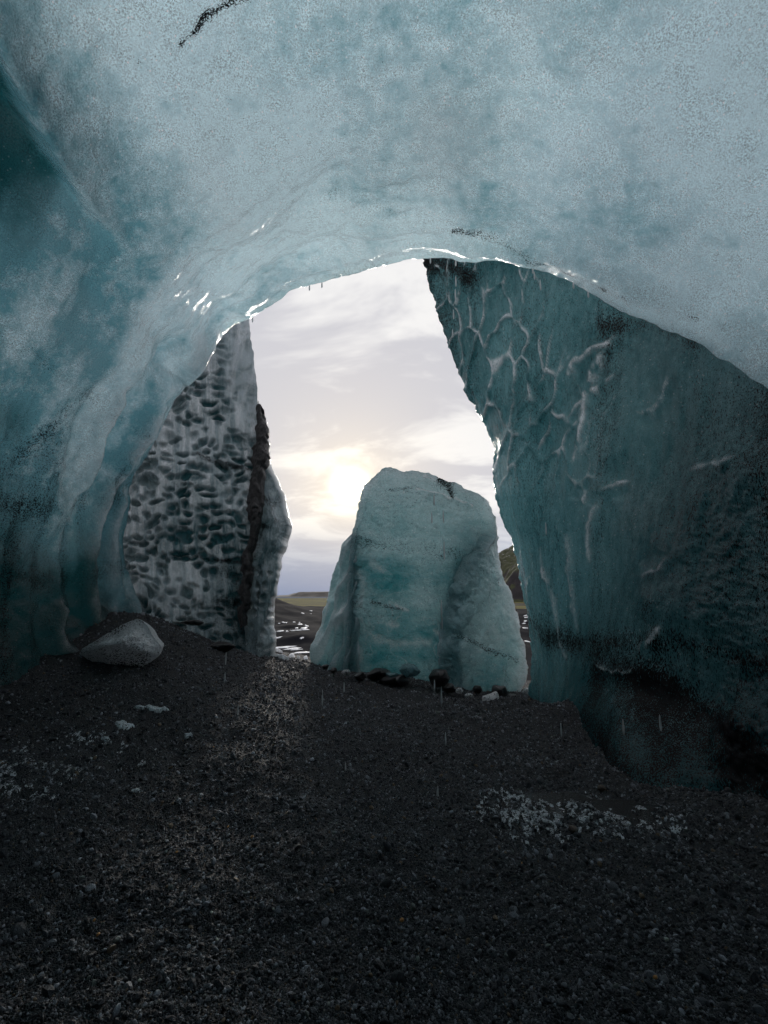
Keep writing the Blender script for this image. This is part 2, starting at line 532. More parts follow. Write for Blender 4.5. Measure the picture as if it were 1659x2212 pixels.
def ground_height(x, y):
    x, y = np.asarray(x, float), np.asarray(y, float)
    sh = x.shape
    x, y = x.ravel(), y.ravel()
    r = np.hypot(x, y)
    xc, yc = np.clip(x, -7, 7), np.clip(y, -7, 10.5)
    z = np.clip(near_height(xc, yc), -0.8, 1.8)
    p3 = np.stack([x, y, 0 * x], -1)
    fade = 1 - sstep(r, 14, 30)
    z = z + fade * (0.05 * fbm(p3, 0.9, 3, 3) + 0.018 * fbm(p3, 4.0, 4, 5, 0.6) + 0.010 * fbm(p3, 16.0, 3, 9, 0.6))
    # gravel heap by the right hand ice, dip that holds the puddle
    for (cx, cy, w, a) in ((2.55, 6.5, 0.35, 0.22), (1.9, 7.4, 0.3, 0.10), (-3.35, 7.0, 0.45, 0.12), (-0.5, 4.3, 0.25, -0.05)):
        z = z + a * np.exp(-((x - cx) ** 2 + (y - cy) ** 2) / (2 * w * w))
    pm = np.exp(-(((x - 1.32) / 0.55) ** 2 + ((y - 3.7) / 0.36) ** 2) ** 2)
    z = z - 0.012 * pm + 0.02 * pm * fbm(p3, 7.0, 3, 31, 0.6)
    # the floor spills down to an outwash flat with ash covered moraine behind it
    out = sstep(r, 10.0, 34.0)
    low = -8.0 + sstep(r, 70, 100) * (1 - sstep(r, 260, 420)) * (2.2 + 2.1 * fbm(p3, 0.022, 4, 21, 0.5) + 0.35 * fbm(p3, 0.12, 4, 22, 0.55))
    low = low + sstep(r, 34, 60) * 0.15 * fbm(p3, 0.05, 3, 23)
    low = low + 0.6 * sstep(r, 400, 900) * fbm(p3, 0.004, 3, 24)
    # dark shoulder left
    low = low + 6.6 * np.exp(-(((x + 50) / 17) ** 2 + ((y - 165) / 30) ** 2))
    low = low - 8.0 * sstep(r, 5200, 6500)
    return (z * (1 - out) + low * out).reshape(sh)


angs = np.radians(np.concatenate([np.linspace(-180, -52, 60)[:-1], np.linspace(-52, 52, 420), np.linspace(52, 180, 60)[1:-1]]))
rings = np.concatenate([[0.02, 0.15, 0.35], np.geomspace(0.6, 14.0, 250), np.geomspace(14.4, 500.0, 240)[0:], np.geomspace(510, 45000, 60)])
A_, R_ = np.meshgrid(angs, rings, indexing='ij')
gx, gy = R_ * np.sin(A_), R_ * np.cos(A_)
gz = ground_height(gx, gy)
na, nr = gx.shape
gv = np.stack([gx, gy, gz], -1)
q = grid_quads(na, nr)
wrap = np.arange(nr - 1)
last = (na - 1) * nr
qw = np.stack([last + wrap, wrap, wrap + 1, last + wrap + 1], -1)
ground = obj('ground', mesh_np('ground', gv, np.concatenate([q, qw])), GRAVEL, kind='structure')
if ground.data.polygons[5000].normal.z < 0:
    ground.data.flip_normals()

# sea beyond the plain
sv = np.array([(-40000, 5600, -9.0), (40000, 5600, -9.0), (40000, 44000, -9.0), (-40000, 44000, -9.0)], float)
SEA = plain_material('sea_water', (0.05, 0.09, 0.15), 0.25)
obj('sea', mesh_np('sea', sv, [[0, 1, 2, 3]]), SEA, kind='structure')


def terrain_material(name, snow, moss, rock, snow_amt, moss_lo, moss_hi, sc=0.02):
    m, T = new_mat(name)
    geo = T.n('ShaderNodeNewGeometry')
    pos = geo.outputs['Position']
    nz = T.n('ShaderNodeSeparateXYZ', {0: geo.outputs['Normal']}).outputs[2]
    n = T.noise(pos, sc, 6.0, 0.65)
    steep = T.math('ADD', nz, T.math('MULTIPLY', T.math('SUBTRACT', n, 0.5), 0.7))
    col = T.mix(T.ss(n, 0.35, 0.65), tuple(c * 0.5 for c in rock), rock)
    mo = T.mix(T.ss(T.noise(pos, sc * 3, 4.0), 0.35, 0.65), tuple(c * 0.6 for c in moss), moss)
    col = T.mix(T.ss(steep, moss_lo, moss_hi), col, mo)
    sn = T.noise(T.vec('MULTIPLY', pos, (1.0, 1.0, 2.2)), sc * 2.2, 5.0, 0.7, 0.6)
    up = T.ss(T.n('ShaderNodeSeparateXYZ', {0: pos}).outputs[2], 45.0, 90.0)
    col = T.mix(T.math('MULTIPLY', T.ss(sn, 0.60 - snow_amt, 0.64 - snow_amt), up), col, snow)
    bs = T.n('ShaderNodeBsdfPrincipled', {'Base Color': col, 'Roughness': 0.9})
    T.link(bs.outputs[0], T.n('ShaderNodeOutputMaterial').inputs[0])
    return m


HILL_M = terrain_material('mossy_cliff', (0.5, 0.52, 0.55), (0.05, 0.055, 0.02), (0.035, 0.03, 0.034), -0.03, 0.56, 0.72, 0.05)
MESA_M = terrain_material('far_mesa', (0.8, 0.8, 0.8), (0.12, 0.11, 0.095), (0.06, 0.065, 0.075), -1.0, 0.6, 0.9, 0.004)


def hill(name, x0, x1, y0, y1, nx, ny, fn, mat):
    X, Y = np.meshgrid(np.linspace(x0, x1, nx), np.linspace(y0, y1, ny), indexing='ij')
    v = np.stack([X, Y, fn(X, Y)], -1)
    return obj(name, mesh_np(name, v, grid_quads(nx, ny)), mat, kind='structure')


def hill_fn(X, Y):
    p = np.stack([X, Y, 0 * X], -1)
    n = fbm(p, 0.010, 5, 41, 0.55)
    foot = (Y - 760) + 0.10 * (X - 400) + 24 * n                 # distance behind the foot line
    cliff = 62 * sstep(foot, 0, 34) + 20 * sstep(foot, 34, 90) + 50 * sstep(foot, 60, 300)
    west = sstep(X + 12 * n, 158, 245) * 0.72 + 0.28 * sstep(X, 200, 420)
    return -9 + cliff * west * (1 + 0.10 * n) + 5 * n * sstep(foot, 0, 60)


def mesa_fn(X, Y):
    p = np.stack([X, Y, 0 * X], -1)
    n = fbm(p, 0.0016, 5, 51, 0.5)
    rise = sstep(X + 90 * n, -1500, -960) * 0.42 + 0.58 * sstep(X + 120 * n, -1010, -880)
    top = 42 + 16 * sstep(X, -900, 400) + 7 * n
    return -12 + (top + 12) * rise * sstep(Y + 120 * n, 4700, 5000) * np.maximum(0.25, sstep(X, -2400, -900))


hill('hill', 80, 1100, 690, 1250, 260, 140, hill_fn, HILL_M)
hill('mesa', -2600, 3400, 4500, 5700, 260, 60, mesa_fn, MESA_M)

# ------------------------------------------------------------------ ice arch: roof and left wall of the cave
RIM = [(350, 1560, 7.7), (338, 1440, 7.6), (318, 1345, 7.45), (296, 1280, 7.35), (277, 1215, 7.25), (270, 1160, 7.2), (282, 1090, 7.1), (283, 1050, 7.0), (308, 1002, 6.9),
       (333, 962, 6.8), (356, 918, 6.7), (384, 853, 6.5), (391, 826, 6.45), (430, 800, 6.3), (455, 770, 6.2), (487, 718, 6.1), (530, 694, 6.0),
       (562, 675, 5.9), (600, 649, 5.8), (633, 626, 5.7), (668, 617, 5.6), (720, 605, 5.5), (770, 592, 5.4), (830, 575, 5.3), (880, 562, 5.25),
       (930, 558, 5.2), (970, 560, 5.1), (1000, 566, 5.05), (1060, 560, 5.0), (1110, 570, 4.95), (1150, 578, 4.9), (1192, 590, 4.8), (1230, 607, 4.7),
       (1272, 630, 4.6), (1320, 655, 4.5), (1368, 684, 4.4), (1420, 705, 4.3), (1490, 735, 4.15), (1550, 770, 4.0), (1600, 801, 3.9), (1640, 830, 3.8),
       (1700, 870, 3.7), (1800, 960, 3.5), (2000, 1250, 3.2), (2150, 1650, 3.0)]
rim_w = P(*np.array(RIM, float).T)
fine = crspline(rim_w, 4000)
seglen = np.linalg.norm(np.diff(fine, axis=0), axis=1)
cum = np.concatenate([[0], np.cumsum(seglen)])
NS, NTT = 580, 300
sfrac = np.linspace(0, 1, NS)
rimc = np.stack([np.interp(sfrac * cum[-1], cum, fine[:, k]) for k in range(3)], -1)
phi = np.arctan2(rimc[:, 2] - 0.6, rimc[:, 0])
phi = np.where(phi < -math.pi / 2, phi + 2 * math.pi, phi)
# smooth the angle so that the folds of the rim do not run far back
ker = np.hanning(31); ker /= ker.sum()
phs = np.convolve(np.pad(phi, 15, mode='edge'), ker, 'valid')
tt = np.linspace(0, 1, NTT) ** 1.25
YB = -6.5
S = np.zeros((NS, NTT, 3))
ry = rimc[:, 1][:, None]
yy = ry + (YB - ry) * tt[None, :]
dd = ry - yy
wre = np.exp(-(dd / 1.7) ** 1.5)
clos = np.sqrt(np.clip(1 - (np.clip(-1.5 - yy, 0, 5) / 5.02) ** 2.5, 0, 1))
aa = (4.3 + 0.15 * np.sin(yy * 0.9 + 1.0)) * clos
bb = (4.7 + 0.15 * np.sin(yy * 0.8)) * clos
ex = aa * np.cos(phs)[:, None]
ez = 0.6 + bb * np.sin(phs)[:, None]
e0x = ex[:, :1]
e0z = ez[:, :1]
S[..., 0] = ex + (rimc[:, 0][:, None] - e0x) * wre
S[..., 1] = yy
S[..., 2] = ez + (rimc[:, 2][:, None] - e0z) * wre
Nrm = grid_normals(S)
# outward = away from the tunnel axis
axis_v = S - np.stack([0 * yy, yy, 0 * yy + 1.2], -1)
sgn = np.sign((Nrm * axis_v).sum(-1).mean())
Nout = Nrm * sgn
px, py = project(S)
front = S[..., 1] > 0.2
px = np.where(front, px, 5000.0)
disp = 0.10 * fbm(S, 0.55, 3, 61) + 0.045 * fbm(S, 1.7, 4, 62) + 0.012 * fbm(S, 7, 3, 63, 0.6)
rimfade = sstep(dd, 0.0, 0.35)
disp = disp - 0.05 * np.exp(-((dd - 0.22) / 0.12) ** 2) + 0.04 * np.exp(-((dd - 0.55) / 0.2) ** 2)
layer = fbm(np.stack([dd * 1.6, np.linspace(0, 9, NS)[:, None] * np.ones(dd.shape) * 0.35, 0 * dd], -1), 1.3, 4, 65, 0.6)
disp = disp + 0.035 * layer * rimfade
band = fbm(np.stack([dd * 5.0, np.linspace(0, 9, NS)[:, None] * np.ones(dd.shape) * 0.4, 0 * dd], -1), 1.0, 4, 66, 0.65)
# ledge on the left: the roof overhangs a hollow that dies out towards the rim
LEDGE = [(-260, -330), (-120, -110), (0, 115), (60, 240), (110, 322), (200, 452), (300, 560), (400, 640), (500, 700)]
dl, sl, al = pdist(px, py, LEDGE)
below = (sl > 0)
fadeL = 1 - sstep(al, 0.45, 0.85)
disp = disp + np.where(below, 0.50 * sstep(dl, 0, 22) * (1 - sstep(dl, 60, 460)), 0) * fadeL
disp = disp - np.where(~below, 0.09 * np.exp(-(dl / 60) ** 2), 0) * fadeL
# flowing folds of the left wall
FOLDS = [([(440, 730), (340, 860), (250, 1000), (200, 1120), (183, 1210), (200, 1300), (235, 1350)], 20, 0.20),
         ([(330, 880), (285, 985), (262, 1000), (255, 1020)], 16, 0.05),
         ([(275, 1060), (255, 1140), (252, 1215), (265, 1310)], 12, 0.12),
         ([(260, 830), (190, 930), (170, 1030), (172, 1080)], 16, 0.12),
         ([(125, 1300), (105, 1360), (125, 1400), (165, 1415)], 16, 0.12),
         ([(480, 720), (430, 760), (400, 800), (385, 840)], 10, 0.05)]
for pts, wd, amp in FOLDS:
    d, sd, al2 = pdist(px, py, pts)
    ends = sstep(al2, 0, 0.12) * (1 - sstep(al2, 0.88, 1.0))
    disp = disp - amp * np.exp(-(d / wd) ** 2) * ends + 0.5 * amp * np.exp(-((d - 2.2 * wd) / wd) ** 2) * ends
# shallow scallops of melting on the lower left wall and on the lips of the rim
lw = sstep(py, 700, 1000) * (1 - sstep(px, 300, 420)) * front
us, vs = S[..., 1] * 2.6 + 0.4 * fbm(S, 1.5, 2, 71), S[..., 2] * 2.0
disp = disp + 0.025 * (scallop(us, vs, 3, 9.0) - 0.15) * lw * -1
# swellings beside the rim on the right, where the sun glances along the ice
for (cxp, cyp, rx_, ry_, a) in ((1085, 520, 110, 28, 0.10), (880, 490, 90, 30, 0.07), (1340, 640, 60, 30, 0.06), (440, 770, 60, 40, 0.05)):
    disp = disp - a * np.exp(-(((px - cxp) / rx_) ** 2 + ((py - cyp) / ry_) ** 2))
S2 = S + Nout * (disp * (0.15 + 0.85 * rimfade))[..., None]
# ragged edge of the rim
S2 = S2 + (np.stack([fbm(S, 5.0, 3, 81, 0.6), 0 * yy, fbm(S, 5.0, 3, 82, 0.6)], -1) * 0.018 * (1 - sstep(dd, 0, 0.5))[..., None])
# thickness of the ice over the cave: thin above the mouth and at the upper right, thick on the left and behind
th = 0.55 + 0.25 * fbm(S, 0.35, 2, 91)
th = th + 0.9 * np.where(below, np.exp(-((dl - 110) / 110) ** 2), 0) * fadeL
th = th + 1.2 * sstep(-S[..., 0], 2.6, 4.2) + 1.6 * sstep(-S[..., 1], -0.5, 2.5)
th = th + 0.5 * (1 - sstep(S[..., 2], 1.2, 3.2))
th = np.clip(th, 0.3, 4.0) * (0.35 + 0.65 * sstep(dd, 0.0, 1.2))
pr = np.clip(1 - (1 - np.clip(dd / 0.35, 0, 1)) ** 2, 0, 1) ** 0.5
pr[:, 0] = 0
Bk = S + Nout * (th * pr)[..., None] + Nout * 0.12 * (fbm(S, 0.8, 3, 95) * rimfade)[..., None]
# attributes
dirt_shade = 0.10 + 0.12 * fbm(S, 0.7, 3, 101)
for pts, wd, amp in [([(372, 690), (300, 745), (230, 790), (180, 850), (100, 930), (20, 1030)], 20, 0.36),
                     ([(0, 720), (60, 760), (200, 860), (260, 900), (330, 950)], 16, 0.30),
                     ([(985, 488), (1080, 497), (1150, 520), (1230, 578), (1310, 620)], 9, 0.65),
                     ([(1310, 620), (1420, 660), (1500, 690)], 10, 0.35),
                     ([(720, 415), (800, 430), (880, 470)], 26, 0.22),
                     ([(398, 103), (425, 78), (440, 45), (470, 40), (500, 22), (548, -6)], 9, 0.85), ([(425, 78), (450, 66), (462, 44)], 5, 0.5),
                     ([(300, 150), (350, 125), (398, 103)], 8, 0.5),
                     ([(830, 572), (760, 590), (690, 608), (560, 672)], 12, 0.45),
                     ([(0, 1080), (120, 1110), (250, 1060)], 30, 0.30),
                     ([(0, 1240), (130, 1262), (280, 1225)], 20, 0.40),
                     ([(1500, 690), (1580, 740), (1660, 790)], 18, 0.3)]:
    d, _, al2 = pdist(px, py, pts)
    dirt_shade = dirt_shade + amp * np.exp(-(d / wd) ** 2) * (0.7 + 0.5 * fbm(S, 3.0, 2, 103))
dirt_shade = dirt_shade + (0.30 + 0.30 * band) * lw * sstep(py, 780, 1100)
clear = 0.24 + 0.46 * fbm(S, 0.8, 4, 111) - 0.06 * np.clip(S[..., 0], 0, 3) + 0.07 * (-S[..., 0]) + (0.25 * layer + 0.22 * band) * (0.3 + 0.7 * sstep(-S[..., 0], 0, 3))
clear = clear + 1.7 * np.where(below, sstep(dl, 0, 25) * (1 - sstep(dl, 90, 260)), 0) * fadeL  # clear teal ice, also darkened for the shade inside the hollow
clear = clear + 0.35 * lw + 1.2 * sstep(py, 1080, 1360) * (1 - sstep(px, 180, 330)) * front + 0.4 * (1 - sstep(px, 0, 130)) * sstep(py, 700, 900) * front  # wall foot darkened in colour, as thick ice passes little light
frost_sheen = 0.10 * np.clip(fbm(S, 2.0, 3, 115), 0, 1)
for pts, wd, amp in FOLDS:
    d, _, _ = pdist(px, py, pts)
    frost_sheen = frost_sheen + 0.75 * np.exp(-(d / (wd * 0.45)) ** 2) * np.clip(0.55 + 0.9 * fbm(S, 3.0, 3, 117), 0, 1)  # fold crests whitened to paint their wet highlights
sky_block = 0.8 * sstep(-S[..., 0] + 0.5 * (2.4 - S[..., 2]), 2.9, 4.8) + 0.97 * sstep(-S[..., 1], -1.2, 1.2) + 0.9 * sstep(2.2 - S[..., 2], 0.0, 1.2)  # black coat added on the unseen outside to dim left, rear and foot
sky_block = sky_block + np.clip(-0.05 + 0.35 * fbm(S, 0.55, 3, 121) + 0.04 * (-S[..., 0]), 0, 0.4)
sky_block = sky_block + 0.8 * np.where(below, np.exp(-((dl - 120) / 130) ** 2), 0) * fadeL
sky_block = np.clip(sky_block, 0, 0.97) * (0.25 + 0.75 * sstep(dd, 0.2, 1.4))
arch = obj('ice_arch', closed_slab('ice_arch', S2, Bk, {'sky_block': sky_block, 'dirt_shade': np.clip(dirt_shade, 0, 1.2), 'clear': clear, 'frost_sheen': np.clip(frost_sheen, 0, 1)}), ICE_ARCH,
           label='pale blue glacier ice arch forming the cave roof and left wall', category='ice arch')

# ------------------------------------------------------------------ ice wall on the right
WALLC = [
    [(900, 470, 9.0), (1020, 450, 8.4), (1180, 430, 7.6), (1350, 420, 6.6), (1550, 420, 5.4), (1800, 430, 4.2), (2300, 450, 2.8)],
    [(921, 590, 9.0), (1022, 570, 8.3), (1185, 550, 7.4), (1370, 540, 6.4), (1570, 540, 5.2), (1810, 560, 4.0), (2300, 570, 2.7)],
    [(946, 682, 9.0), (1033, 670, 8.2), (1190, 660, 7.2), (1380, 650, 6.2), (1590, 660, 5.0), (1820, 680, 3.9), (2300, 700, 2.6)],
    [(1000, 830, 8.9), (1075, 820, 8.0), (1220, 820, 6.9), (1400, 820, 5.8), (1600, 830, 4.7), (1830, 850, 3.6), (2350, 880, 2.4)],
    [(1062, 955, 8.8), (1113, 960, 7.9), (1250, 960, 6.7), (1420, 960, 5.6), (1610, 970, 4.5), (1840, 1000, 3.4), (2350, 1040, 2.2)],
    [(1070, 1065, 8.8), (1140, 1075, 7.8), (1265, 1080, 6.6), (1430, 1090, 5.4), (1615, 1100, 4.4), (1840, 1140, 3.3), (2350, 1200, 2.1)],
    [(1110, 1185, 8.7), (1170, 1190, 7.7), (1280, 1200, 6.5), (1440, 1220, 5.3), (1620, 1240, 4.3), (1840, 1280, 3.2), (2350, 1350, 2.0)],
    [(1139, 1310, 8.6), (1190, 1320, 7.6), (1290, 1330, 6.4), (1440, 1350, 5.2), (1620, 1380, 4.2), (1840, 1430, 3.1), (2350, 1550, 1.9)],
    [(1150, 1410, 8.5), (1200, 1420, 7.5), (1290, 1440, 6.2), (1430, 1470, 5.0), (1620, 1520, 4.1), (1850, 1580, 3.0), (2350, 1750, 1.8)],
    [(1143, 1510, 8.4), (1205, 1525, 7.2), (1285, 1580, 5.7), (1400, 1680, 4.5), (1600, 1715, 3.85), (1880, 1780, 2.9), (2400, 1980, 1.7)],
    [(1143, 1600, 8.3), (1210, 1620, 7.0), (1280, 1690, 5.5), (1390, 1790, 4.3), (1590, 1850, 3.7), (1900, 1950, 2.7), (2400, 2250, 1.6)]]
wc = np.array(WALLC, float)
for c_, top_ in zip(range(1, 7), (500, 545, 610, 715, 880, 1150)):
    old_ = wc[:, c_].copy()
    new_y = top_ + (old_[:, 1] - old_[0, 1]) * (old_[-1, 1] - top_) / (old_[-1, 1] - old_[0, 1])
    wc[:, c_, 0] = np.interp(new_y, old_[:, 1], old_[:, 0])
    wc[:, c_, 2] = np.interp(new_y, old_[:, 1], old_[:, 2])
    wc[:, c_, 1] = new_y
wcp = P(wc[..., 0], wc[..., 1], wc[..., 2])
NR, NC = 440, 360
G = crspline(crspline(wcp, NR, 0), NC, 1)
N = grid_normals(G)
N = N * np.sign((N * (EYE - G)).sum(-1).mean())          # towards the viewer side
px, py = project(G)
disp = 0.09 * fbm(G, 0.6, 2, 201) + 0.02 * fbm(G * np.array([1.8, 1.8, 0.35]), 2.2, 3, 202) + 0.004 * fbm(G, 9.0, 3, 203, 0.6)
SHEEN_RIDGES = [
    ([(1330, 715), (1300, 740), (1260, 755), (1230, 780), (1215, 830)], 7, 1), ([(1300, 745), (1270, 800), (1255, 860), (1250, 920), (1240, 980), (1220, 1020)], 10, 1.2),
    ([(1320, 800), (1285, 830), (1262, 850)], 7, .9), ([(1255, 860), (1230, 885), (1215, 910)], 6, .7), ([(1325, 850), (1310, 880), (1295, 895)], 5, .8),
    ([(1440, 810), (1425, 850), (1400, 880), (1370, 890)], 7, .7), ([(1360, 1035), (1320, 1045), (1300, 1060)], 8, .8), ([(1270, 1055), (1260, 1090)], 6, .7),
    ([(1395, 1415), (1430, 1390), (1455, 1360)], 10, 1.1), ([(1290, 1080), (1270, 1150), (1275, 1220)], 10, .5), ([(1460, 1200), (1440, 1235), (1400, 1250)], 8, .5),
    ([(1290, 1430), (1320, 1450), (1370, 1455), (1390, 1440)], 10, .7), ([(1480, 1010), (1560, 1000), (1600, 985)], 10, .6),
    ([(1170, 1180), (1200, 1280), (1215, 1380), (1240, 1450)], 8, .5), ([(1225, 1130), (1235, 1260), (1250, 1380)], 8, .4)]
ridge_sheen = np.zeros(px.shape)
nz_ = np.stack([px / 70, py / 110, 0 * px], -1)
nu_ = ((px + 0.16 * py) / 36.0 + 0.55 * fbm(nz_, 1.0, 3, 225))
nv_ = (py - 0.6 * px) / 130.0 + 0.45 * fbm(nz_, 1.0, 3, 226)
net = crest_lines(nu_, nv_, 29)
zone = (1 - sstep(px - 0.34 * (py - 560), 1060, 1180)) * (1 - sstep(py, 960, 1090))
disp = disp + 0.05 * zone * (np.exp(-(net / 0.12) ** 2) - 0.5 * sstep(net, 0.1, 0.7))
ridge_sheen = np.maximum(ridge_sheen, zone * np.exp(-((net + 0.03 * fbm(G, 9, 2, 227)) / 0.075) ** 2) * np.clip(0.6 + 1.3 * fbm(G, 2.0, 3, 228), 0, 1.2))
jx = px + 3.0 * fbm(G, 6.0, 3, 221, 0.6)
jy = py + 5.0 * fbm(G, 4.0, 3, 222, 0.6)
for pts, wd, a in SHEEN_RIDGES:
    pts = crspline(np.array(pts, float), 4 * len(pts))
    d, sd, al2 = pdist(jx, jy, pts)
    ends = sstep(al2, -0.02, 0.2) * (1 - sstep(al2, 0.8, 1.02))
    sc = wd / 6.0
    prof_ = np.exp(-(d / (wd * 0.8)) ** 2)
    hollow = np.exp(-((d - 22 * sc) / (16 * sc)) ** 2)
    disp = disp + a * ends * (0.018 * prof_ - 0.030 * hollow)
    wv = wd * (0.28 + 0.5 * vnoise(np.stack([al2 * 5, 0 * al2 + wd, 0 * al2], -1), 7) ** 2)
    ridge_sheen = np.maximum(ridge_sheen, a * ends * np.where(sd > 0, np.exp(-(d / wv) ** 2), np.exp(-d / (wv * 1.3))))  # sharp on one side, fading on the other: painted sheen
# hollows of the lower right, tongue of dark ice at the foot
for (cxp, cyp, rx_, ry_, a) in ((1345, 1560, 40, 110, 0.05), (1500, 1330, 140, 110, 0.18), (1480, 1560, 90, 90, -0.08), (1620, 1580, 90, 70, 0.16), (1180, 1250, 60, 160, 0.10),
                                (1600, 1020, 100, 60, 0.12), (1420, 1500, 50, 40, -0.05), (1340, 1480, 40, 30, -0.04)):
    disp = disp + a * np.exp(-(((px - cxp) / rx_) ** 2 + ((py - cyp) / ry_) ** 2))
# melted pits of the near right part
pit = sstep(px, 1420, 1620) * sstep(py, 780, 1000)
disp = disp + pit * (0.016 * fbm(G, 9.0, 4, 205, 0.7) - 0.02 * np.abs(fbm(G, 6.0, 3, 206, 0.6)))
ed = np.minimum(1, np.linspace(0, 14, NC))[None, :]
Gf = G + N * (disp * (0.25 + 0.75 * ed))[..., None]
edge_l = np.exp(-np.linspace(0, 40, NC))[None, :]
Gf = Gf + np.stack([fbm(G, 7.0, 4, 207, 0.65) * 0.028, 0 * px, 0 * px], -1) * edge_l[..., None]
th = 0.75 + 0.9 * sstep(py, 900, 1500) + 0.8 * sstep(px, 1300, 1700)
pr = np.clip(np.linspace(0, 9, NC), 0, 1)[None, :]
pr = (1 - (1 - pr) ** 2) ** 0.5 * np.ones((NR, 1))
back_dir = np.array([0.62, 0.75, 0.0]); back_dir /= np.linalg.norm(back_dir)
Gb = G + back_dir * (th * pr)[..., None]
dirt_shade = 0.18 + 0.15 * fbm(G * np.array([1, 1, 0.4]), 1.2, 4, 211)
colm = fbm(np.stack([px / 55.0, py / 900.0, 0 * px], -1), 1.0, 3, 213)
dirt_shade = dirt_shade + 0.16 * sstep(colm, 0.05, 0.7)
dirt_shade = dirt_shade + 0.14 * sstep(px, 1450, 1640) * sstep(py, 760, 950) + 0.2 * np.exp(-np.linspace(0, 14, NC))[None, :] * (1 - sstep(py, 850, 1050))
for pts, wd, a in [([(1200, 1385), (1350, 1390), (1500, 1395), (1659, 1440)], 22, .30), ([(1150, 1340), (1250, 1400), (1320, 1440), (1450, 1490), (1560, 1560), (1659, 1640)], 30, .30),
                   ([(1420, 1500), (1480, 1560), (1560, 1620), (1659, 1690)], 60, .40), ([(1290, 1470), (1290, 1560), (1330, 1650), (1400, 1690)], 26, .28), ([(1390, 1470), (1400, 1560), (1430, 1650)], 30, .28), ([(930, 570), (990, 580), (1010, 600)], 22, .5),  # bands at the foot also paint the shade of the undercut
                   ([(1300, 700), (1400, 690), (1500, 740)], 22, .35)]:
    d, _, _ = pdist(px, py, pts)
    dirt_shade = dirt_shade + a * np.exp(-(d / wd) ** 2)
dirt_shade = dirt_shade + 0.12 * sstep(py, 1540, 1680)
clear = 0.62 + 0.45 * sstep(py, 1520, 1640) + 0.25 * (1 - sstep(py, 700, 1000)) + 0.35 * fbm(G * np.array([1, 1, .6]), 0.8, 4, 215) + 0.45 * sstep(py, 1300, 1550) * (1 - 0.6 * sstep(px, 1420, 1560) * (1 - sstep(py, 1450, 1600))) - 0.35 * np.exp(-np.linspace(0, 8, NC))[None, :]
frost_sheen = 1.5 * ridge_sheen * np.clip(0.7 + 1.0 * fbm(G * np.array([1, 1, .4]), 11.0, 3, 217), 0, 1)  # whitens the ridges to paint the sky reflected on them
sky_block = np.clip(0.0 + 0.5 * sstep(px, 1200, 1650) + 0.35 * sstep(py, 1250, 1600) + 0.3 * fbm(G, 0.8, 3, 219), 0, 0.98) * np.clip(np.linspace(0, 8, NC), 0, 1)[None, :]  # black coat added on the unseen back to darken right and foot
iw = obj('ice_serac', closed_slab('ice_serac', Gf, Gb, {'sky_block': sky_block, 'dirt_shade': np.clip(dirt_shade, 0, 1.0) * (1 - 0.7 * np.clip(ridge_sheen, 0, 1)), 'clear': clear, 'frost_sheen': np.clip(frost_sheen, 0, 1)}), ICE_WALL,
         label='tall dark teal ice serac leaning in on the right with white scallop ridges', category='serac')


# ------------------------------------------------------------------ generic ice bodies from a control grid
def ice_body(name, ctrl, nr, nc, thick, mat, dispfn=None, attrfn=None, back=(0, 1, 0), pw=5, parent=None, edge_noise=0.02, round_e=6, edge_glow=0.0, **props):
    c = np.array(ctrl, float)
    cp = P(c[..., 0], c[..., 1], c[..., 2])
    G = crspline(crspline(cp, nr, 0), nc, 1)
    N = grid_normals(G)
    N = N * np.sign((N * (EYE - G)).sum(-1).mean())
    px, py = project(G)
    dsp = dispfn(G, px, py) if dispfn else 0 * px
    eu = np.minimum(1, np.minimum(np.linspace(0, round_e, nr), np.linspace(round_e, 0, nr)))[:, None] ** 0.7
    ev = np.minimum(1, np.minimum(np.linspace(0, round_e, nc), np.linspace(round_e, 0, nc)))[None, :] ** 0.7
    e = eu * ev
    F = G + N * (dsp * (0.3 + 0.7 * e))[..., None]
    en = np.stack([fbm(G, 5.0, 4, 301, 0.6), 0 * px, fbm(G, 5.0, 4, 302, 0.6)], -1) * edge_noise * (1 - 0.6 * e)[..., None]
    F = F + en
    pr = prof(nr, pw)[:, None] * prof(nc, pw)[None, :]
    bd = np.array(back, float); bd /= np.linalg.norm(bd)
    t = thick(G, px, py) if callable(thick) else thick
    B = G + bd * (t * pr)[..., None] + bd * 0.06 * (fbm(G, 1.5, 3, 305) * pr)[..., None] + en
    at = attrfn(G, px, py) if attrfn else {}
    if edge_glow:
        ew = np.exp(-np.minimum(np.linspace(0, 40, nc), np.linspace(40, 0, nc)))[None, :] + np.exp(-np.linspace(0, 40, nr))[:, None]  # thin edges whitened to paint light glowing through them
        at['frost_sheen'] = at.get('frost_sheen', 0 * px) + edge_glow * np.clip(ew, 0, 1)
    full = {k: np.clip(at.get(k, 0 * px), -0.5, 1.2) * np.ones(px.shape) for k in ('dirt_shade', 'clear', 'frost_sheen', 'sky_block')}
    return obj(name, closed_slab(name, F, B, full), mat, parent, **props)


def empty(name, loc, **props):
    o = bpy.data.objects.new(name, None)
    o.location = loc
    scene.collection.objects.link(o)
    for k, v in props.items():
        o[k] = v
    return o


def reparent(children, parent):
    for c in children:
        c.parent = parent
        c.matrix_parent_inverse = parent.matrix_world.inverted() if False else parent.matrix_basis.inverted()


# left fin: scalloped ice fin standing outside the arch
fin_root = empty('ice_fin', P(430, 1400, 8.4), label='tall scalloped grey ice fin standing beyond the left side of the arch', category='ice fin')


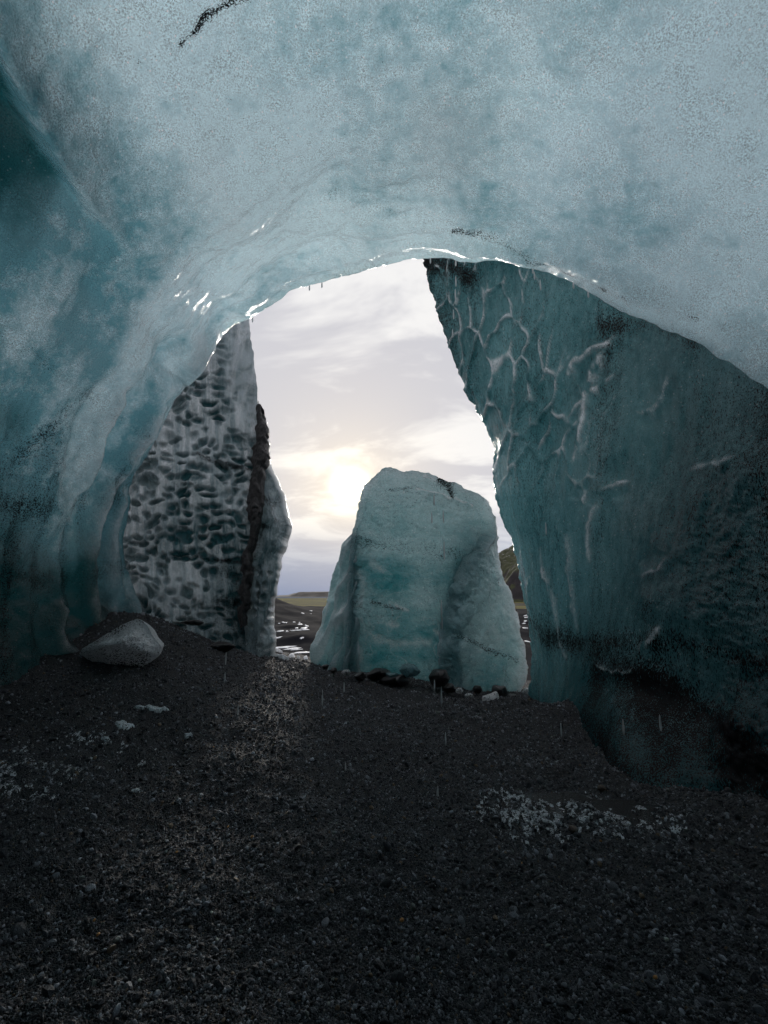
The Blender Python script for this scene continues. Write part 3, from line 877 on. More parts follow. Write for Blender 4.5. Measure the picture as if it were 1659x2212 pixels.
def fin_cells(G, px, py):
    """cups of the melting face: deep under an upper lip with painted shade, over a painted lit apron"""
    q = np.stack([px / 60, py / 60, 0 * px], -1)
    wu, wv = fbm(q, 1.0, 3, 401, 0.6), fbm(q, 1.0, 3, 402, 0.6)
    cup = np.zeros(px.shape)
    for (su, sv, seed, keep) in ((27.0, 20.0, 11, 0.92), (38.0, 30.0, 19, 0.45)):
        du, dv, r1, r2 = cells(px / su + 0.5 * wu, py / sv + 0.5 * wv, seed)
        ru, rv = 0.34 + 0.26 * r1, 0.28 + 0.22 * r2
        e = (du / ru) ** 2 + (np.where(dv < 0, dv / (rv * 0.8), dv / (rv * 1.3))) ** 2
        m = np.clip(1 - e, 0, 1) ** 1.1 * (r2 < keep) * (0.4 + 0.6 * r1)
        cup = np.maximum(cup, m)
    return cup


def fin_zone(px, py):
    up = sstep(px + 0.30 * (900 - py), 485, 545) * (1 - sstep(py, 900, 985))      # smooth fluted part at the top right
    dark = sstep(px, 430, 520) * sstep(py, 1150, 1260)
    return up, dark


def fin_disp(G, px, py):
    up, dark = fin_zone(px, py)
    cup = fin_cells(G, px, py)
    fl = scallop(px / 26.0 + py / 300.0, py / 110.0 + 0.3, 13, 9.0)
    vert = fbm(np.stack([px / 14, py / 120, 0 * px], -1), 1.0, 3, 410, 0.6)
    return -0.16 * cup * (1 - up) * (1 - 0.6 * dark) + up * 0.26 * (fl - 0.15) + 0.02 * vert + 0.10 * fbm(G, 0.8, 3, 403) + 0.008 * fbm(G, 8, 3, 404, 0.6)


def fin_attr(G, px, py):
    up, dark = fin_zone(px, py)
    cup = fin_cells(G, px, py)
    vert = fbm(np.stack([px / 9, py / 90, 0 * px], -1), 1.0, 4, 406, 0.65)
    pale = np.clip(1 - 1.7 * cup, 0, 1)  # aprons below the cups paled as sky-lit, besides their frost
    dirt_shade = 0.12 + 0.14 * fbm(G, 1.5, 3, 405)
    for pts, w, a in [([(430, 985), (470, 990), (520, 1010), (560, 1022)], 9, .6), ([(390, 1195), (450, 1205), (535, 1212)], 6, .55), ([(300, 1030), (380, 1050), (430, 1060)], 10, .2),
                      ([(380, 1290), (450, 1300), (530, 1290)], 14, .3), ([(480, 1230), (530, 1250)], 20, .3)]:
        d, _, _ = pdist(px + 6 * fbm(G, 2, 2, 411), py + 6 * fbm(G, 2, 2, 412), pts)
        dirt_shade = dirt_shade + a * np.exp(-(d / w) ** 2)
    dirt_shade = dirt_shade + 0.22 * sstep(py, 1240, 1380) + 0.2 * dark
    fl = scallop(px / 26.0 + py / 300.0, py / 110.0 + 0.3, 13, 9.0)
    frost_sheen = pale * (0.40 + 0.45 * vert) * (1 - 0.75 * dark) * (1 - up) + up * (0.25 + 0.5 * sstep(fl, 0.1, 0.3) + 0.2 * vert)
    frost_sheen = frost_sheen + 0.25 * (1 - sstep(px + 0.3 * (py - 1100), 290, 380))
    clear = 0.55 + 0.65 * cup - 0.40 * up + 0.35 * dark + 0.3 * fbm(G, 1.2, 3, 413)  # clear ice in the cups, darkened further to paint their shade
    return {'dirt_shade': dirt_shade, 'clear': clear, 'frost_sheen': frost_sheen}


FINC = [
    [(255, 620, 7.9), (360, 628, 8.1), (462, 640, 8.35), (533, 655, 8.6)],
    [(250, 700, 7.9), (358, 705, 8.1), (468, 705, 8.35), (539, 708, 8.6)],
    [(238, 800, 7.9), (345, 800, 8.1), (458, 800, 8.35), (552, 800, 8.65)],
    [(230, 900, 7.9), (340, 900, 8.1), (450, 900, 8.35), (558, 893, 8.7)],
    [(222, 1000, 7.9), (332, 1000, 8.1), (445, 1000, 8.35), (556, 985, 8.7)],
    [(222, 1100, 7.9), (330, 1100, 8.1), (440, 1100, 8.3), (548, 1090, 8.6)],
    [(230, 1200, 7.9), (332, 1200, 8.05), (435, 1200, 8.25), (534, 1200, 8.5)],
    [(258, 1310, 7.8), (348, 1320, 8.0), (440, 1330, 8.2), (528, 1320, 8.4)],
    [(280, 1400, 7.75), (372, 1410, 7.95), (458, 1420, 8.15), (535, 1430, 8.35)],
    [(290, 1490, 7.7), (390, 1500, 7.9), (470, 1510, 8.1), (540, 1520, 8.3)]]
face = ice_body('scalloped_face', FINC, 420, 230, 0.75, ICE_FIN, fin_disp, fin_attr, back=(-0.25, 1, 0), label='grey and teal cupped face with white crests')


def but_cups(px, py):
    du, dv, r1, r2 = cells(px / 17.0 + 0.2 * np.sin(py / 23.0), py / 22.0, 17)
    e = (du / (0.30 + 0.2 * r1)) ** 2 + (dv / (0.25 + 0.2 * r2)) ** 2
    low = sstep(py, 1170, 1260)
    return np.clip(1 - e, 0, 1) ** 0.7 * low * (r1 > 0.25), low, dv


def but_disp(G, px, py):
    cup, low, dv = but_cups(px, py)
    return -0.14 * cup + 0.6 * facets(G[..., 0], G[..., 2], 31, 7, 0.4) + 0.05 * fbm(G, 1.3, 4, 411) + 0.010 * fbm(G, 9, 3, 412, 0.6)


def but_attr(G, px, py):
    cup, low, dv = but_cups(px, py)
    dirt_shade = 0.2 + 0.15 * fbm(G, 2, 3, 413) + 0.5 * (1 - sstep(py, 985, 1045))
    for pts, w, a in [([(570, 1075), (590, 1070), (610, 1085)], 10, .4), ([(560, 1130), (585, 1135), (610, 1120)], 6, .4), ([(560, 1130), (545, 1180), (535, 1240)], 8, .3), ([(540, 1390), (560, 1410), (590, 1415)], 14, .25)]:
        d, _, _ = pdist(px, py, pts)
        dirt_shade = dirt_shade + a * np.exp(-(d / w) ** 2)
    return {'dirt_shade': dirt_shade, 'clear': 0.6 + 0.4 * fbm(G, 1.5, 3, 414), 'frost_sheen': 0.05 + 0.2 * fbm(G, 3, 3, 415) + 0.9 * cup * sstep(dv, -0.05, 0.2)}  # lower lips of the cups whitened as if catching sky light


BUTC = [
    [(538, 850, 8.9), (553, 858, 8.9), (562, 885, 9.0)],
    [(538, 930, 8.8), (556, 920, 8.85), (572, 938, 9.0)],
    [(538, 1000, 8.7), (562, 985, 8.75), (579, 990, 9.0)],
    [(538, 1080, 8.6), (582, 1050, 8.6), (603, 1052, 8.9)],
    [(534, 1150, 8.5), (592, 1110, 8.5), (622, 1115, 8.85)],
    [(526, 1200, 8.45), (585, 1165, 8.45), (622, 1145, 8.85)],
    [(522, 1260, 8.4), (570, 1235, 8.4), (602, 1205, 8.8)],
    [(518, 1340, 8.4), (558, 1330, 8.35), (584, 1310, 8.7)],
    [(518, 1430, 8.35), (562, 1420, 8.35), (588, 1405, 8.7)],
    [(522, 1530, 8.3), (572, 1530, 8.3), (606, 1520, 8.6)]]
but = ice_body('buttress', BUTC, 260, 80, 0.5, ICE_FIN, but_disp, but_attr, label='paler ribbed edge of the fin with sandy streaks', edge_noise=0.035)


def seam_attr(G, px, py):
    return {'dirt_shade': 0.9 + 0 * px}


SEAMC = [[(x - w, y, d), (x, y - 3, d - 0.10), (x + w, y, d)] for x, y, w, d in (
    (560, 880, 7, 8.72), (563, 930, 10, 8.68), (562, 985, 14, 8.62), (552, 1030, 12, 8.55), (548, 1090, 12, 8.48), (546, 1130, 9, 8.42), (536, 1180, 8, 8.36),
    (530, 1240, 8, 8.30), (524, 1300, 8, 8.25), (518, 1350, 6, 8.22))]
seam = ice_body('grit_seam', SEAMC, 220, 40, 0.35, GRIT, lambda G, px, py: 0.04 * fbm(G, 4, 4, 421, 0.65), None, edge_noise=0.05, label='black grit seam down the edge of the fin')
reparent([face, but, seam], fin_root)

# ------------------------------------------------------------------ teal block in the middle of the mouth
def blk_disp(G, px, py):
    d = 0.05 * fbm(G, 0.9, 3, 431) + 0.022 * fbm(G, 3, 4, 432, 0.55) + 0.012 * fbm(G, 11, 3, 433, 0.65) - 0.03 * np.abs(fbm(G, 2.2, 4, 434, 0.55))
    d = d + 0.7 * facets(G[..., 0], G[..., 2], 5, 10, 0.22)
    # undercut shelf of the front face
    sh, sd, _ = pdist(px, py, [(745, 1310), (790, 1350), (830, 1375), (860, 1385), (890, 1365), (935, 1350), (1010, 1335), (1015, 1290), (1020, 1250), (1045, 1190)])
    d = d - 0.05 * np.where(sd > 0, sstep(sh, 0, 8) * (1 - sstep(sh, 20, 120)), 0)
    cr, _, _ = pdist(px, py, [(905, 1050), (950, 1055), (985, 1068), (1030, 1080)])
    d = d + 0.03 * np.exp(-(cr / 5) ** 2)
    low = sstep(py, 1340, 1400)
    d = d + 0.03 * low * (scallop(px / 50.0, py / 26.0, 27, 8.0) - 0.15)
    return d


def blk_attr(G, px, py):
    wob = 14 * fbm(G, 1.6, 3, 436)
    band = np.exp(-((py - 1240 + wob - 0.06 * (px - 900)) / 38) ** 2)
    dirt_shade = 0.10 + 0.12 * fbm(G * np.array([.4, .4, 1.2]), 2.0, 4, 435)
    for pts, w, a in [([(760, 1165), (830, 1175), (900, 1180), (1000, 1190)], 16, .2), ([(950, 1030), (972, 1040), (985, 1060)], 6, .6), ([(840, 1050), (900, 1045)], 8, .3),
                      ([(800, 1300), (840, 1312), (870, 1318)], 5, .5), ([(1005, 1240), (1012, 1270)], 4, .5), ([(990, 1370), (1040, 1390), (1080, 1410), (1120, 1425)], 7, .4),
                      ([(960, 1400), (975, 1360)], 5, .35), ([(1040, 1140), (1060, 1150)], 5, .2), ([(760, 1300), (800, 1330), (860, 1330)], 10, .2)]:
        d, _, _ = pdist(px, py, pts)
        dirt_shade = dirt_shade + a * np.exp(-(d / w) ** 2)
    lay = 0.22 * fbm(G * np.array([.25, .25, 2.2]), 1.6, 4, 439)
    clear = 0.35 + lay + 0.38 * band + 0.30 * sstep(py, 1340, 1440) + 0.25 * fbm(G, 1.2, 3, 437)
    clear = clear - 0.35 * (1 - sstep(py, 1060, 1190))
    frost_sheen = 0.06 * sstep(fbm(G, 2.2, 3, 438), 0.0, 0.8) + 0.20 * (1 - sstep(py, 1020, 1120))
    jx, jy = px + 5 * fbm(G, 5, 3, 447), py + 5 * fbm(G, 5, 3, 448)
    for pts, w, a in [([(900, 1047), (950, 1055), (985, 1066), (1030, 1080)], 2.5, .8), ([(925, 1022), (950, 1030)], 3, .5), ([(772, 1240), (785, 1270), (770, 1310)], 8, .35), ([(855, 1305), (870, 1318), (880, 1322)], 4, .8),
                      ([(835, 1350), (860, 1348)], 5, .5), ([(810, 1385), (870, 1395), (930, 1390)], 9, .4), ([(800, 1215), (825, 1235)], 8, .35), ([(945, 1365), (960, 1372)], 4, .6), ([(768, 1400), (775, 1430)], 5, .4)]:
        d, _, _ = pdist(jx, jy, pts)
        frost_sheen = frost_sheen + a * np.exp(-(d / w) ** 2)  # white cracks and bubbles, with glints painted among them
    cn_ = np.abs(fbm(G, 1.4, 4, 449, 0.55))
    frost_sheen = frost_sheen + 0.28 * np.exp(-(cn_ / 0.03) ** 2) * sstep(py, 1200, 1320)
    return {'dirt_shade': dirt_shade, 'clear': clear, 'frost_sheen': frost_sheen}


BLKC = [
    [(783, 1042, 9.0), (803, 1026, 8.95), (833, 1004, 8.9), (868, 1013, 8.9), (912, 1015, 8.9), (985, 1042, 9.0), (1040, 1064, 9.1), (1058, 1080, 9.2)],
    [(777, 1062, 8.9), (790, 1060, 8.8), (830, 1055, 8.72), (870, 1055, 8.7), (920, 1055, 8.7), (1000, 1070, 8.8), (1050, 1085, 8.95), (1072, 1106, 9.15)],
    [(766, 1105, 8.8), (780, 1105, 8.7), (830, 1105, 8.6), (870, 1105, 8.55), (925, 1105, 8.55), (1010, 1115, 8.6), (1058, 1122, 8.85), (1082, 1138, 9.1)],
    [(757, 1165, 8.7), (770, 1165, 8.62), (830, 1165, 8.5), (870, 1165, 8.45), (930, 1165, 8.45), (1000, 1168, 8.5), (1045, 1172, 8.7), (1072, 1176, 8.95)],
    [(750, 1225, 8.65), (765, 1222, 8.57), (830, 1225, 8.45), (870, 1225, 8.4), (930, 1225, 8.4), (985, 1226, 8.45), (1020, 1226, 8.58), (1040, 1226, 8.7)],
    [(748, 1285, 8.6), (762, 1282, 8.54), (830, 1285, 8.4), (870, 1285, 8.38), (930, 1285, 8.38), (980, 1286, 8.44), (1005, 1288, 8.5), (1020, 1290, 8.6)],
    [(747, 1345, 8.6), (760, 1345, 8.54), (830, 1350, 8.4), (870, 1350, 8.4), (930, 1350, 8.4), (975, 1350, 8.46), (1000, 1350, 8.52), (1013, 1350, 8.6)],
    [(743, 1410, 8.6), (757, 1412, 8.54), (830, 1415, 8.42), (870, 1415, 8.42), (930, 1420, 8.4), (975, 1422, 8.46), (1000, 1424, 8.52), (1012, 1425, 8.6)],
    [(738, 1465, 8.6), (752, 1465, 8.54), (830, 1475, 8.45), (870, 1475, 8.45), (930, 1480, 8.42), (975, 1482, 8.46), (1000, 1484, 8.52), (1012, 1486, 8.6)],
    [(734, 1550, 8.6), (750, 1550, 8.54), (830, 1560, 8.45), (870, 1560, 8.45), (930, 1570, 8.4), (975, 1570, 8.45), (1000, 1570, 8.5), (1012, 1570, 8.6)]]
LFC = [
    [(752, 1160, 8.95), (757, 1156, 8.9), (764, 1154, 8.85), (775, 1154, 8.8)],
    [(737, 1190, 9.15), (745, 1188, 9.0), (757, 1186, 8.85), (775, 1186, 8.75)],
    [(723, 1226, 9.25), (736, 1224, 9.05), (752, 1222, 8.82), (775, 1222, 8.7)],
    [(708, 1285, 9.3), (726, 1284, 9.05), (748, 1284, 8.78), (775, 1284, 8.66)],
    [(690, 1350, 9.3), (716, 1350, 9.02), (744, 1350, 8.74), (775, 1350, 8.64)],
    [(674, 1420, 9.3), (704, 1418, 9.0), (738, 1416, 8.72), (775, 1416, 8.62)],
    [(670, 1470, 9.25), (702, 1470, 8.98), (734, 1470, 8.70), (775, 1470, 8.6)],
    [(666, 1560, 9.2), (700, 1560, 8.95), (730, 1560, 8.68), (775, 1560, 8.6)]]
RFC = [
    [(985, 1150, 9.25), (1020, 1150, 9.2), (1050, 1150, 9.2), (1076, 1158, 9.35)],
    [(975, 1190, 9.1), (1010, 1190, 9.0), (1045, 1190, 9.0), (1078, 1186, 9.3)],
    [(965, 1240, 8.86), (1005, 1240, 8.72), (1045, 1238, 8.74), (1087, 1236, 9.2)],
    [(955, 1300, 8.74), (1005, 1300, 8.58), (1055, 1300, 8.66), (1109, 1300, 9.2)],
    [(950, 1370, 8.7), (1005, 1370, 8.55), (1065, 1370, 8.62), (1129, 1372, 9.1)],
    [(945, 1430, 8.68), (1005, 1430, 8.53), (1070, 1432, 8.56), (1143, 1446, 9.05)],
    [(945, 1480, 8.66), (1005, 1484, 8.52), (1070, 1490, 8.55), (1128, 1506, 8.9)],
    [(945, 1570, 8.32), (1005, 1580, 8.34), (1060, 1584, 8.5), (1112, 1592, 8.8)]]


def lf_disp(G, px, py):
    fl = scallop((px + 0.28 * py) / 15.0, (py - 0.4 * px) / 80.0, 23, 9.0)
    return 0.30 * (fl - 0.15) + 0.05 * fbm(G, 1.5, 3, 441) + 0.008 * fbm(G, 10, 3, 442, 0.6)


def lf_attr(G, px, py):
    fl = scallop((px + 0.28 * py) / 15.0, (py - 0.4 * px) / 80.0, 23, 9.0)
    return {'dirt_shade': 0.05 + 0.1 * fbm(G, 2, 3, 443), 'clear': 0.25 - 0.2 * sstep(fl, 0.1, 0.3) + 0.2 * fbm(G, 1.5, 3, 444) + 0.4 * sstep(py, 1400, 1450), 'frost_sheen': 0.45 * sstep(fl, 0.15, 0.32)}


def rf_disp(G, px, py):
    return 0.4 * facets(G[..., 0], G[..., 2], 8, 8, 0.3) + 0.05 * fbm(G, 1.6, 3, 451) + 0.035 * fbm(G, 5, 3, 452, 0.55) + 0.07 * (scallop(px / 34.0, py / 55.0, 25, 8.0) - 0.15) + 0.008 * fbm(G, 12, 3, 453, 0.6)


def rf_attr(G, px, py):
    d, _, _ = pdist(px, py, [(990, 1375), (1040, 1392), (1080, 1410), (1120, 1425)])
    d2, _, _ = pdist(px, py, [(1092, 1230), (1100, 1245), (1118, 1285)])
    edge = sstep(px - 0.27 * (py - 1150), 1030, 1085)  # edge paled in colour for the light through thinner ice
    return {'dirt_shade': 0.02 + 0.1 * fbm(G, 2, 3, 454) + 0.45 * np.exp(-(d / 7) ** 2) + 0.4 * np.exp(-(d2 / 4) ** 2) * sstep(fbm(G, 3, 2, 455), 0, .4),
            'clear': 0.0 - 0.35 * edge + 0.35 * fbm(G, 1.3, 3, 456) + 0.35 * sstep(py, 1380, 1460) * (1 - edge), 'frost_sheen': 0.45 * edge + 0.2 * fbm(G, 3, 3, 457)}


block = empty('ice_block', P(900, 1480, 8.6), label='upright turquoise ice block standing in the cave mouth hiding the sun', category='ice block')
core = ice_body('front_slab', BLKC, 300, 260, lambda G, px, py: 0.5 + 0.4 * sstep(py, 1080, 1300), ICE_BLOCK, blk_disp, blk_attr, back=(0.05, 1, 0), pw=5, edge_noise=0.025, round_e=14, edge_glow=0.5)
lfl = ice_body('fluted_flank', LFC, 200, 90, 0.5, ICE_BLOCK, lf_disp, lf_attr, back=(0.5, 1, 0), pw=5, edge_noise=0.025, label='pale fluted left flank of the block', edge_glow=0.5)
rfl = ice_body('pale_flank', RFC, 220, 140, 0.5, ICE_BLOCK, rf_disp, rf_attr, back=(-0.4, 1, 0), pw=5, edge_noise=0.03, label='paler lumpy right flank of the block', edge_glow=0.7)
reparent([core, lfl, rfl], block)

# ------------------------------------------------------------------ boulder, stones and ice chunks
def boulder(name, outline, depth, thick, mat, ridge=None, nr=36, nth=96, seed=0, rough=0.02, attrs=None, **props):
    """closed body whose front follows an outline; domed front, shallower back"""
    o = np.array(outline + [outline[0]], float)
    seg = np.hypot(*np.diff(o, axis=0).T)
    c = np.concatenate([[0], np.cumsum(seg)])
    t = np.linspace(0, c[-1], nth, endpoint=False)
    ox, oy = np.interp(t, c, o[:, 0]), np.interp(t, c, o[:, 1])
    k = np.array([0.25, 0.5, 0.25])
    for _ in range(1):
        ox = np.convolve(np.pad(ox, 1, mode='wrap'), k, 'valid')
        oy = np.convolve(np.pad(oy, 1, mode='wrap'), k, 'valid')
    mx, my = ox.mean(), oy.mean()
    if ridge:
        mx, my = ridge
    r = np.sin(np.linspace(0.0, 1.0, nr) * math.pi / 2)[:, None]
    r[0] = 0.01
    PX = mx + (ox - mx)[None, :] * r
    PY = my + (oy - my)[None, :] * r
    G = P(PX, PY, np.full(PX.shape, depth))
    dome = (1 - r ** 2.4) * np.ones((1, nth)) if ridge is None else (1 - r ** 1.35) * np.ones((1, nth))
    n1 = fbm(G + seed * 3.7, 2.6, 3, 500 + seed)
    n2 = fbm(G + seed * 3.7, 12.0, 3, 510 + seed, 0.6)
    F = G - np.array([0, 1, -0.25]) * (thick * dome * (1 + 0.25 * n1))[..., None]
    if ridge is not None:
        F = F - np.array([0, 1, -0.3]) * (1.6 * facets(G[..., 0], G[..., 2], 12, 9, 0.6) * (1 - r ** 3))[..., None]
    F = F + np.stack([n2, n1, n2], -1) * rough * (0.3 + 0.7 * (1 - r))[..., None]
    B = G + np.array([0, 1, 0.0]) * (0.7 * thick * (1 - r ** 4) * np.ones((1, nth)))[..., None]
    nF = nr * nth
    i = np.arange(nr - 1)[:, None] * nth
    j = np.arange(nth)[None, :]
    jn = (j + 1) % nth
    idx = lambda a, b: (a + b)
    qF = np.stack([i + j, i + jn, i + nth + jn, i + nth + j], -1).reshape(-1, 4)
    ib = np.arange(nr * nth).reshape(nr, nth) + nF
    ib[-1] = np.arange(nth) + (nr - 1) * nth
    qB = ib.ravel()[qF[:, ::-1]]
    # centres
    vs = np.concatenate([F.reshape(-1, 3), B.reshape(-1, 3), [F[0].mean(0)], [B[0].mean(0)]])
    jj = np.arange(nth)
    tri = np.concatenate([np.stack([np.full(nth, 2 * nF), (jj + 1) % nth, jj], -1),
                          np.stack([np.full(nth, 2 * nF + 1), ib[0][jj], ib[0][(jj + 1) % nth]], -1)])
    at = {}
    if attrs:
        for k_, fn in attrs.items():
            a = fn(G, PX, PY)
            at[k_] = np.concatenate([a.ravel(), a.ravel(), [a[0].mean()], [a[0].mean()]])
    base = vs.mean(0)
    base[2] = vs[:, 2].min()
    me = mesh_np(name, vs - base, np.concatenate([qF, qB]), at, tris=tri)
    ob = obj(name, me, mat, **props)
    ob.location = base
    return ob


bo = boulder('ice_boulder', [(171, 1412), (176, 1402), (200, 1388), (232, 1368), (262, 1350), (297, 1336), (306, 1340), (319, 1352), (330, 1374), (349, 1396),
                             (342, 1418), (326, 1430), (308, 1440), (300, 1452), (288, 1456), (262, 1450), (238, 1453), (212, 1449), (188, 1438), (176, 1424)],
             6.0, 0.42, ICE_GREY, ridge=(308, 1392), nr=60, nth=160, seed=1, rough=0.03,
             attrs={'dirt_shade': lambda G, x, y: 0.18 + 0.45 * fbm(G, 3.0, 4, 521), 'clear': lambda G, x, y: 0.1 + 0.4 * fbm(G, 2.0, 2, 522),
                    'frost_sheen': lambda G, x, y: np.clip(0.25 + 0.4 * sstep(x, 300, 330) + 0.9 * np.exp(-(pdist(x, y, [(235, 1385), (262, 1392), (285, 1390)])[0] / 5) ** 2), 0, 1)},
             label='grey speckled ice boulder half sunk in gravel at the left', category='boulder')


def rand_outline(cx, cy, w, h, seed, n=6):
    r = np.random.default_rng(seed)
    a = np.linspace(0, 2 * math.pi, n, endpoint=False) + r.uniform(-.25, .25, n)
    k = r.uniform(0.75, 1.1, n)
    return [(cx + w / 2 * k_ * math.cos(t), cy + h / 2 * k_ * math.sin(t)) for t, k_ in zip(a, k)]


G_ROCK = 'stones and ice lumps along the foot of the ice block'
ice_at = {'dirt_shade': lambda G, x, y: 0.2 + 0 * x, 'clear': lambda G, x, y: 0.5 + 0 * x, 'frost_sheen': lambda G, x, y: 0.15 + 0 * x}
ROCKS = [
    # name, cx, cy, w, h, depth, thick, mat, label, category
    ('stone', 820, 1455, 62, 36, 8.15, 0.2, BASALT, 'low black stone heap tucked under the left half of the turquoise block', 'stone'),
    ('stone', 778, 1462, 30, 20, 8.1, 0.1, BASALT, 'small black stone left of the dark heap under the turquoise block', 'stone'),
    ('stone', 852, 1470, 70, 34, 8.0, 0.2, BASALT, 'broad black stone below the clear ice lump at the block foot', 'stone'),
    ('ice_chunk', 884, 1450, 52, 34, 7.95, 0.14, ICE_BLOCK, 'clear grey teal ice lump lodged under the middle of the block', 'ice chunk'),
    ('ice_chunk', 848, 1458, 34, 12, 7.9, 0.08, ICE_BLOCK, 'thin teal ice sliver left of the clear lump under the block', 'ice chunk'),
    ('stone', 948, 1466, 48, 50, 7.95, 0.2, BASALT, 'largest dark angular stone leaning against the block foot', 'stone'),
    ('stone', 972, 1487, 34, 24, 7.8, 0.1, BASALT, 'dark stone just right of the largest angular one', 'stone'),
    ('ice_chunk', 992, 1492, 22, 14, 7.7, 0.07, ICE_GREY, 'round grey ice cobble right of the dark angular stones', 'ice chunk'),
    ('ice_chunk', 1012, 1502, 22, 14, 7.65, 0.07, ICE_GREY, 'flat grey ice cobble beside the triangular shard', 'ice chunk'),
    ('stone', 1030, 1490, 26, 18, 7.95, 0.1, BASALT, 'small black stone left of the triangular ice shard', 'stone'),
    ('stone', 1080, 1497, 46, 40, 7.7, 0.15, BASALT, 'dark stone behind the triangular ice shard', 'stone'),
    ('stone', 1105, 1510, 40, 22, 7.8, 0.12, BASALT, 'dark stone at the right corner of the turquoise block', 'stone'),
    ('stone', 722, 1448, 16, 15, 8.3, 0.07, BASALT, 'little grey stone at the left foot of the turquoise block', 'stone'),
    ('stone', 703, 1440, 16, 13, 8.4, 0.07, BASALT, 'leftmost little grey stone before the turquoise block', 'stone'),
    ('ice_chunk', 748, 1453, 22, 14, 8.15, 0.08, ICE_GREY, 'small pale ice lump at the left corner of the block', 'ice chunk'),
    ('ice_chunk', 1136, 1494, 18, 22, 8.5, 0.1, ICE_GREY, 'white ice lump in the gap between the block and the right serac', 'ice chunk'),
    ('ice_chunk', 1098, 1534, 40, 8, 7.3, 0.06, ICE_GREY, 'flat pale ice scrap on gravel right of the shard', 'ice chunk'),
    ('stone', 1188, 1534, 44, 22, 7.1, 0.14, BASALT, 'dark low stone at the foot of the right ice serac', 'stone'),
    ('stone', 480, 1398, 70, 30, 7.75, 0.15, BASALT, 'black grit heap at the foot of the scalloped ice fin', 'stone'),
    ('stone', 420, 1345, 60, 12, 7.7, 0.1, BASALT, 'flat dark stone at the base of the scalloped ice fin', 'stone'),
    ('stone', 1245, 1592, 0.1, 0.1, 5.0, 0.0, BASALT, '', ''),
]
for i, (nm, cx, cy, w, h, d, t, mat, lab, cat) in enumerate(ROCKS):
    if not lab:
        continue
    boulder(nm, rand_outline(cx, cy, w, h, 40 + i), d, t, mat, nr=14, nth=36, seed=i + 3, rough=0.03, attrs=ice_at if nm == 'ice_chunk' else None,
            label=lab, category=cat, group=G_ROCK)
boulder('ice_chunk', [(1040, 1505), (1048, 1502), (1060, 1498), (1072, 1492), (1078, 1503), (1080, 1518), (1088, 1528), (1098, 1540), (1085, 1542), (1062, 1534), (1044, 1522)],
        7.5, 0.10, ICE_GREY, nr=16, nth=48, seed=77, rough=0.015, attrs={'dirt_shade': lambda G, x, y: 0.05 + 0 * x, 'clear': lambda G, x, y: 0 * x, 'frost_sheen': lambda G, x, y: 0.5 + 0 * x},
        label='pale triangular ice shard leaning on gravel below the block', category='ice chunk', group=G_ROCK)


# ------------------------------------------------------------------ things lying on the floor
def on_ground(px, py, dmax=400.0):
    """where the line of sight through a frame position meets the ground"""
    lo = None
    ds = np.geomspace(0.8, dmax, 900)
    pts = P(np.full(ds.shape, float(px)), np.full(ds.shape, float(py)), ds)
    below = pts[:, 2] < ground_height(pts[:, 0], pts[:, 1])
    k = int(np.argmax(below)) if below.any() else len(ds) - 1
    return pts[k]


SNOW = plain_material('old_snow', (0.80, 0.82, 0.85), 0.55)
THIN_ICE = ice_material('thin_ground_ice', (0.55, 0.62, 0.64), (0.3, 0.4, 0.42), grain=60.0, speck=1.2, bump=0.4, trans=0.2)


def patch(name, px, py, wpx, hpx, mat, seed, lift, dome, **props):
    """thin sheet that lies on the ground with a ragged outline"""
    c = on_ground(px, py)
    e1 = on_ground(px + wpx / 2, py)
    rx = abs(e1[0] - c[0])
    near, farp = on_ground(px, py + hpx / 2), on_ground(px, py - hpx / 2)
    ry = max(0.5 * abs(farp[1] - near[1]), 0.25 * rx)
    ry = min(ry, 1.6 * rx)
    nr_, nt_ = 7, 40
    r = np.random.default_rng(seed)
    th_ = np.linspace(0, 2 * math.pi, nt_, endpoint=False)
    k = 1 + 0.22 * np.sin(th_ * 2 + r.uniform(0, 6)) + 0.16 * np.sin(th_ * 3 + r.uniform(0, 6)) + 0.14 * np.sin(th_ * 5 + r.uniform(0, 6)) + 0.12 * np.sin(th_ * 9 + r.uniform(0, 6)) + 0.08 * np.sin(th_ * 14 + r.uniform(0, 6))
    q = np.linspace(0.02, 1, nr_)[:, None]
    X = c[0] + q * rx * k * np.cos(th_)
    Y = c[1] + q * ry * k * np.sin(th_)
    Z = ground_height(X, Y) + lift + dome * (1 - q ** 3)
    Z[-1] -= lift + 0.3 * dome + 0.01
    v = np.stack([X, Y, Z], -1).reshape(-1, 3)
    base = np.array([c[0], c[1], ground_height(c[0], c[1])])
    i = np.arange(nr_ - 1)[:, None] * nt_
    j = np.arange(nt_)[None, :]
    qd = np.stack([i + j, i + nt_ + j, i + nt_ + (j + 1) % nt_, i + (j + 1) % nt_], -1).reshape(-1, 4)
    v = np.concatenate([v, [v[:nt_].mean(0)]])
    tri = np.stack([np.full(nt_, len(v) - 1), np.arange(nt_), (np.arange(nt_) + 1) % nt_], -1)
    at = {'dirt_shade': np.full(len(v), 0.15), 'clear': np.full(len(v), 0.2), 'frost_sheen': np.full(len(v), 0.6)}
    o = obj(name, mesh_np(name, v - base, qd, at, tris=tri), mat, **props)
    o.location = base
    return o


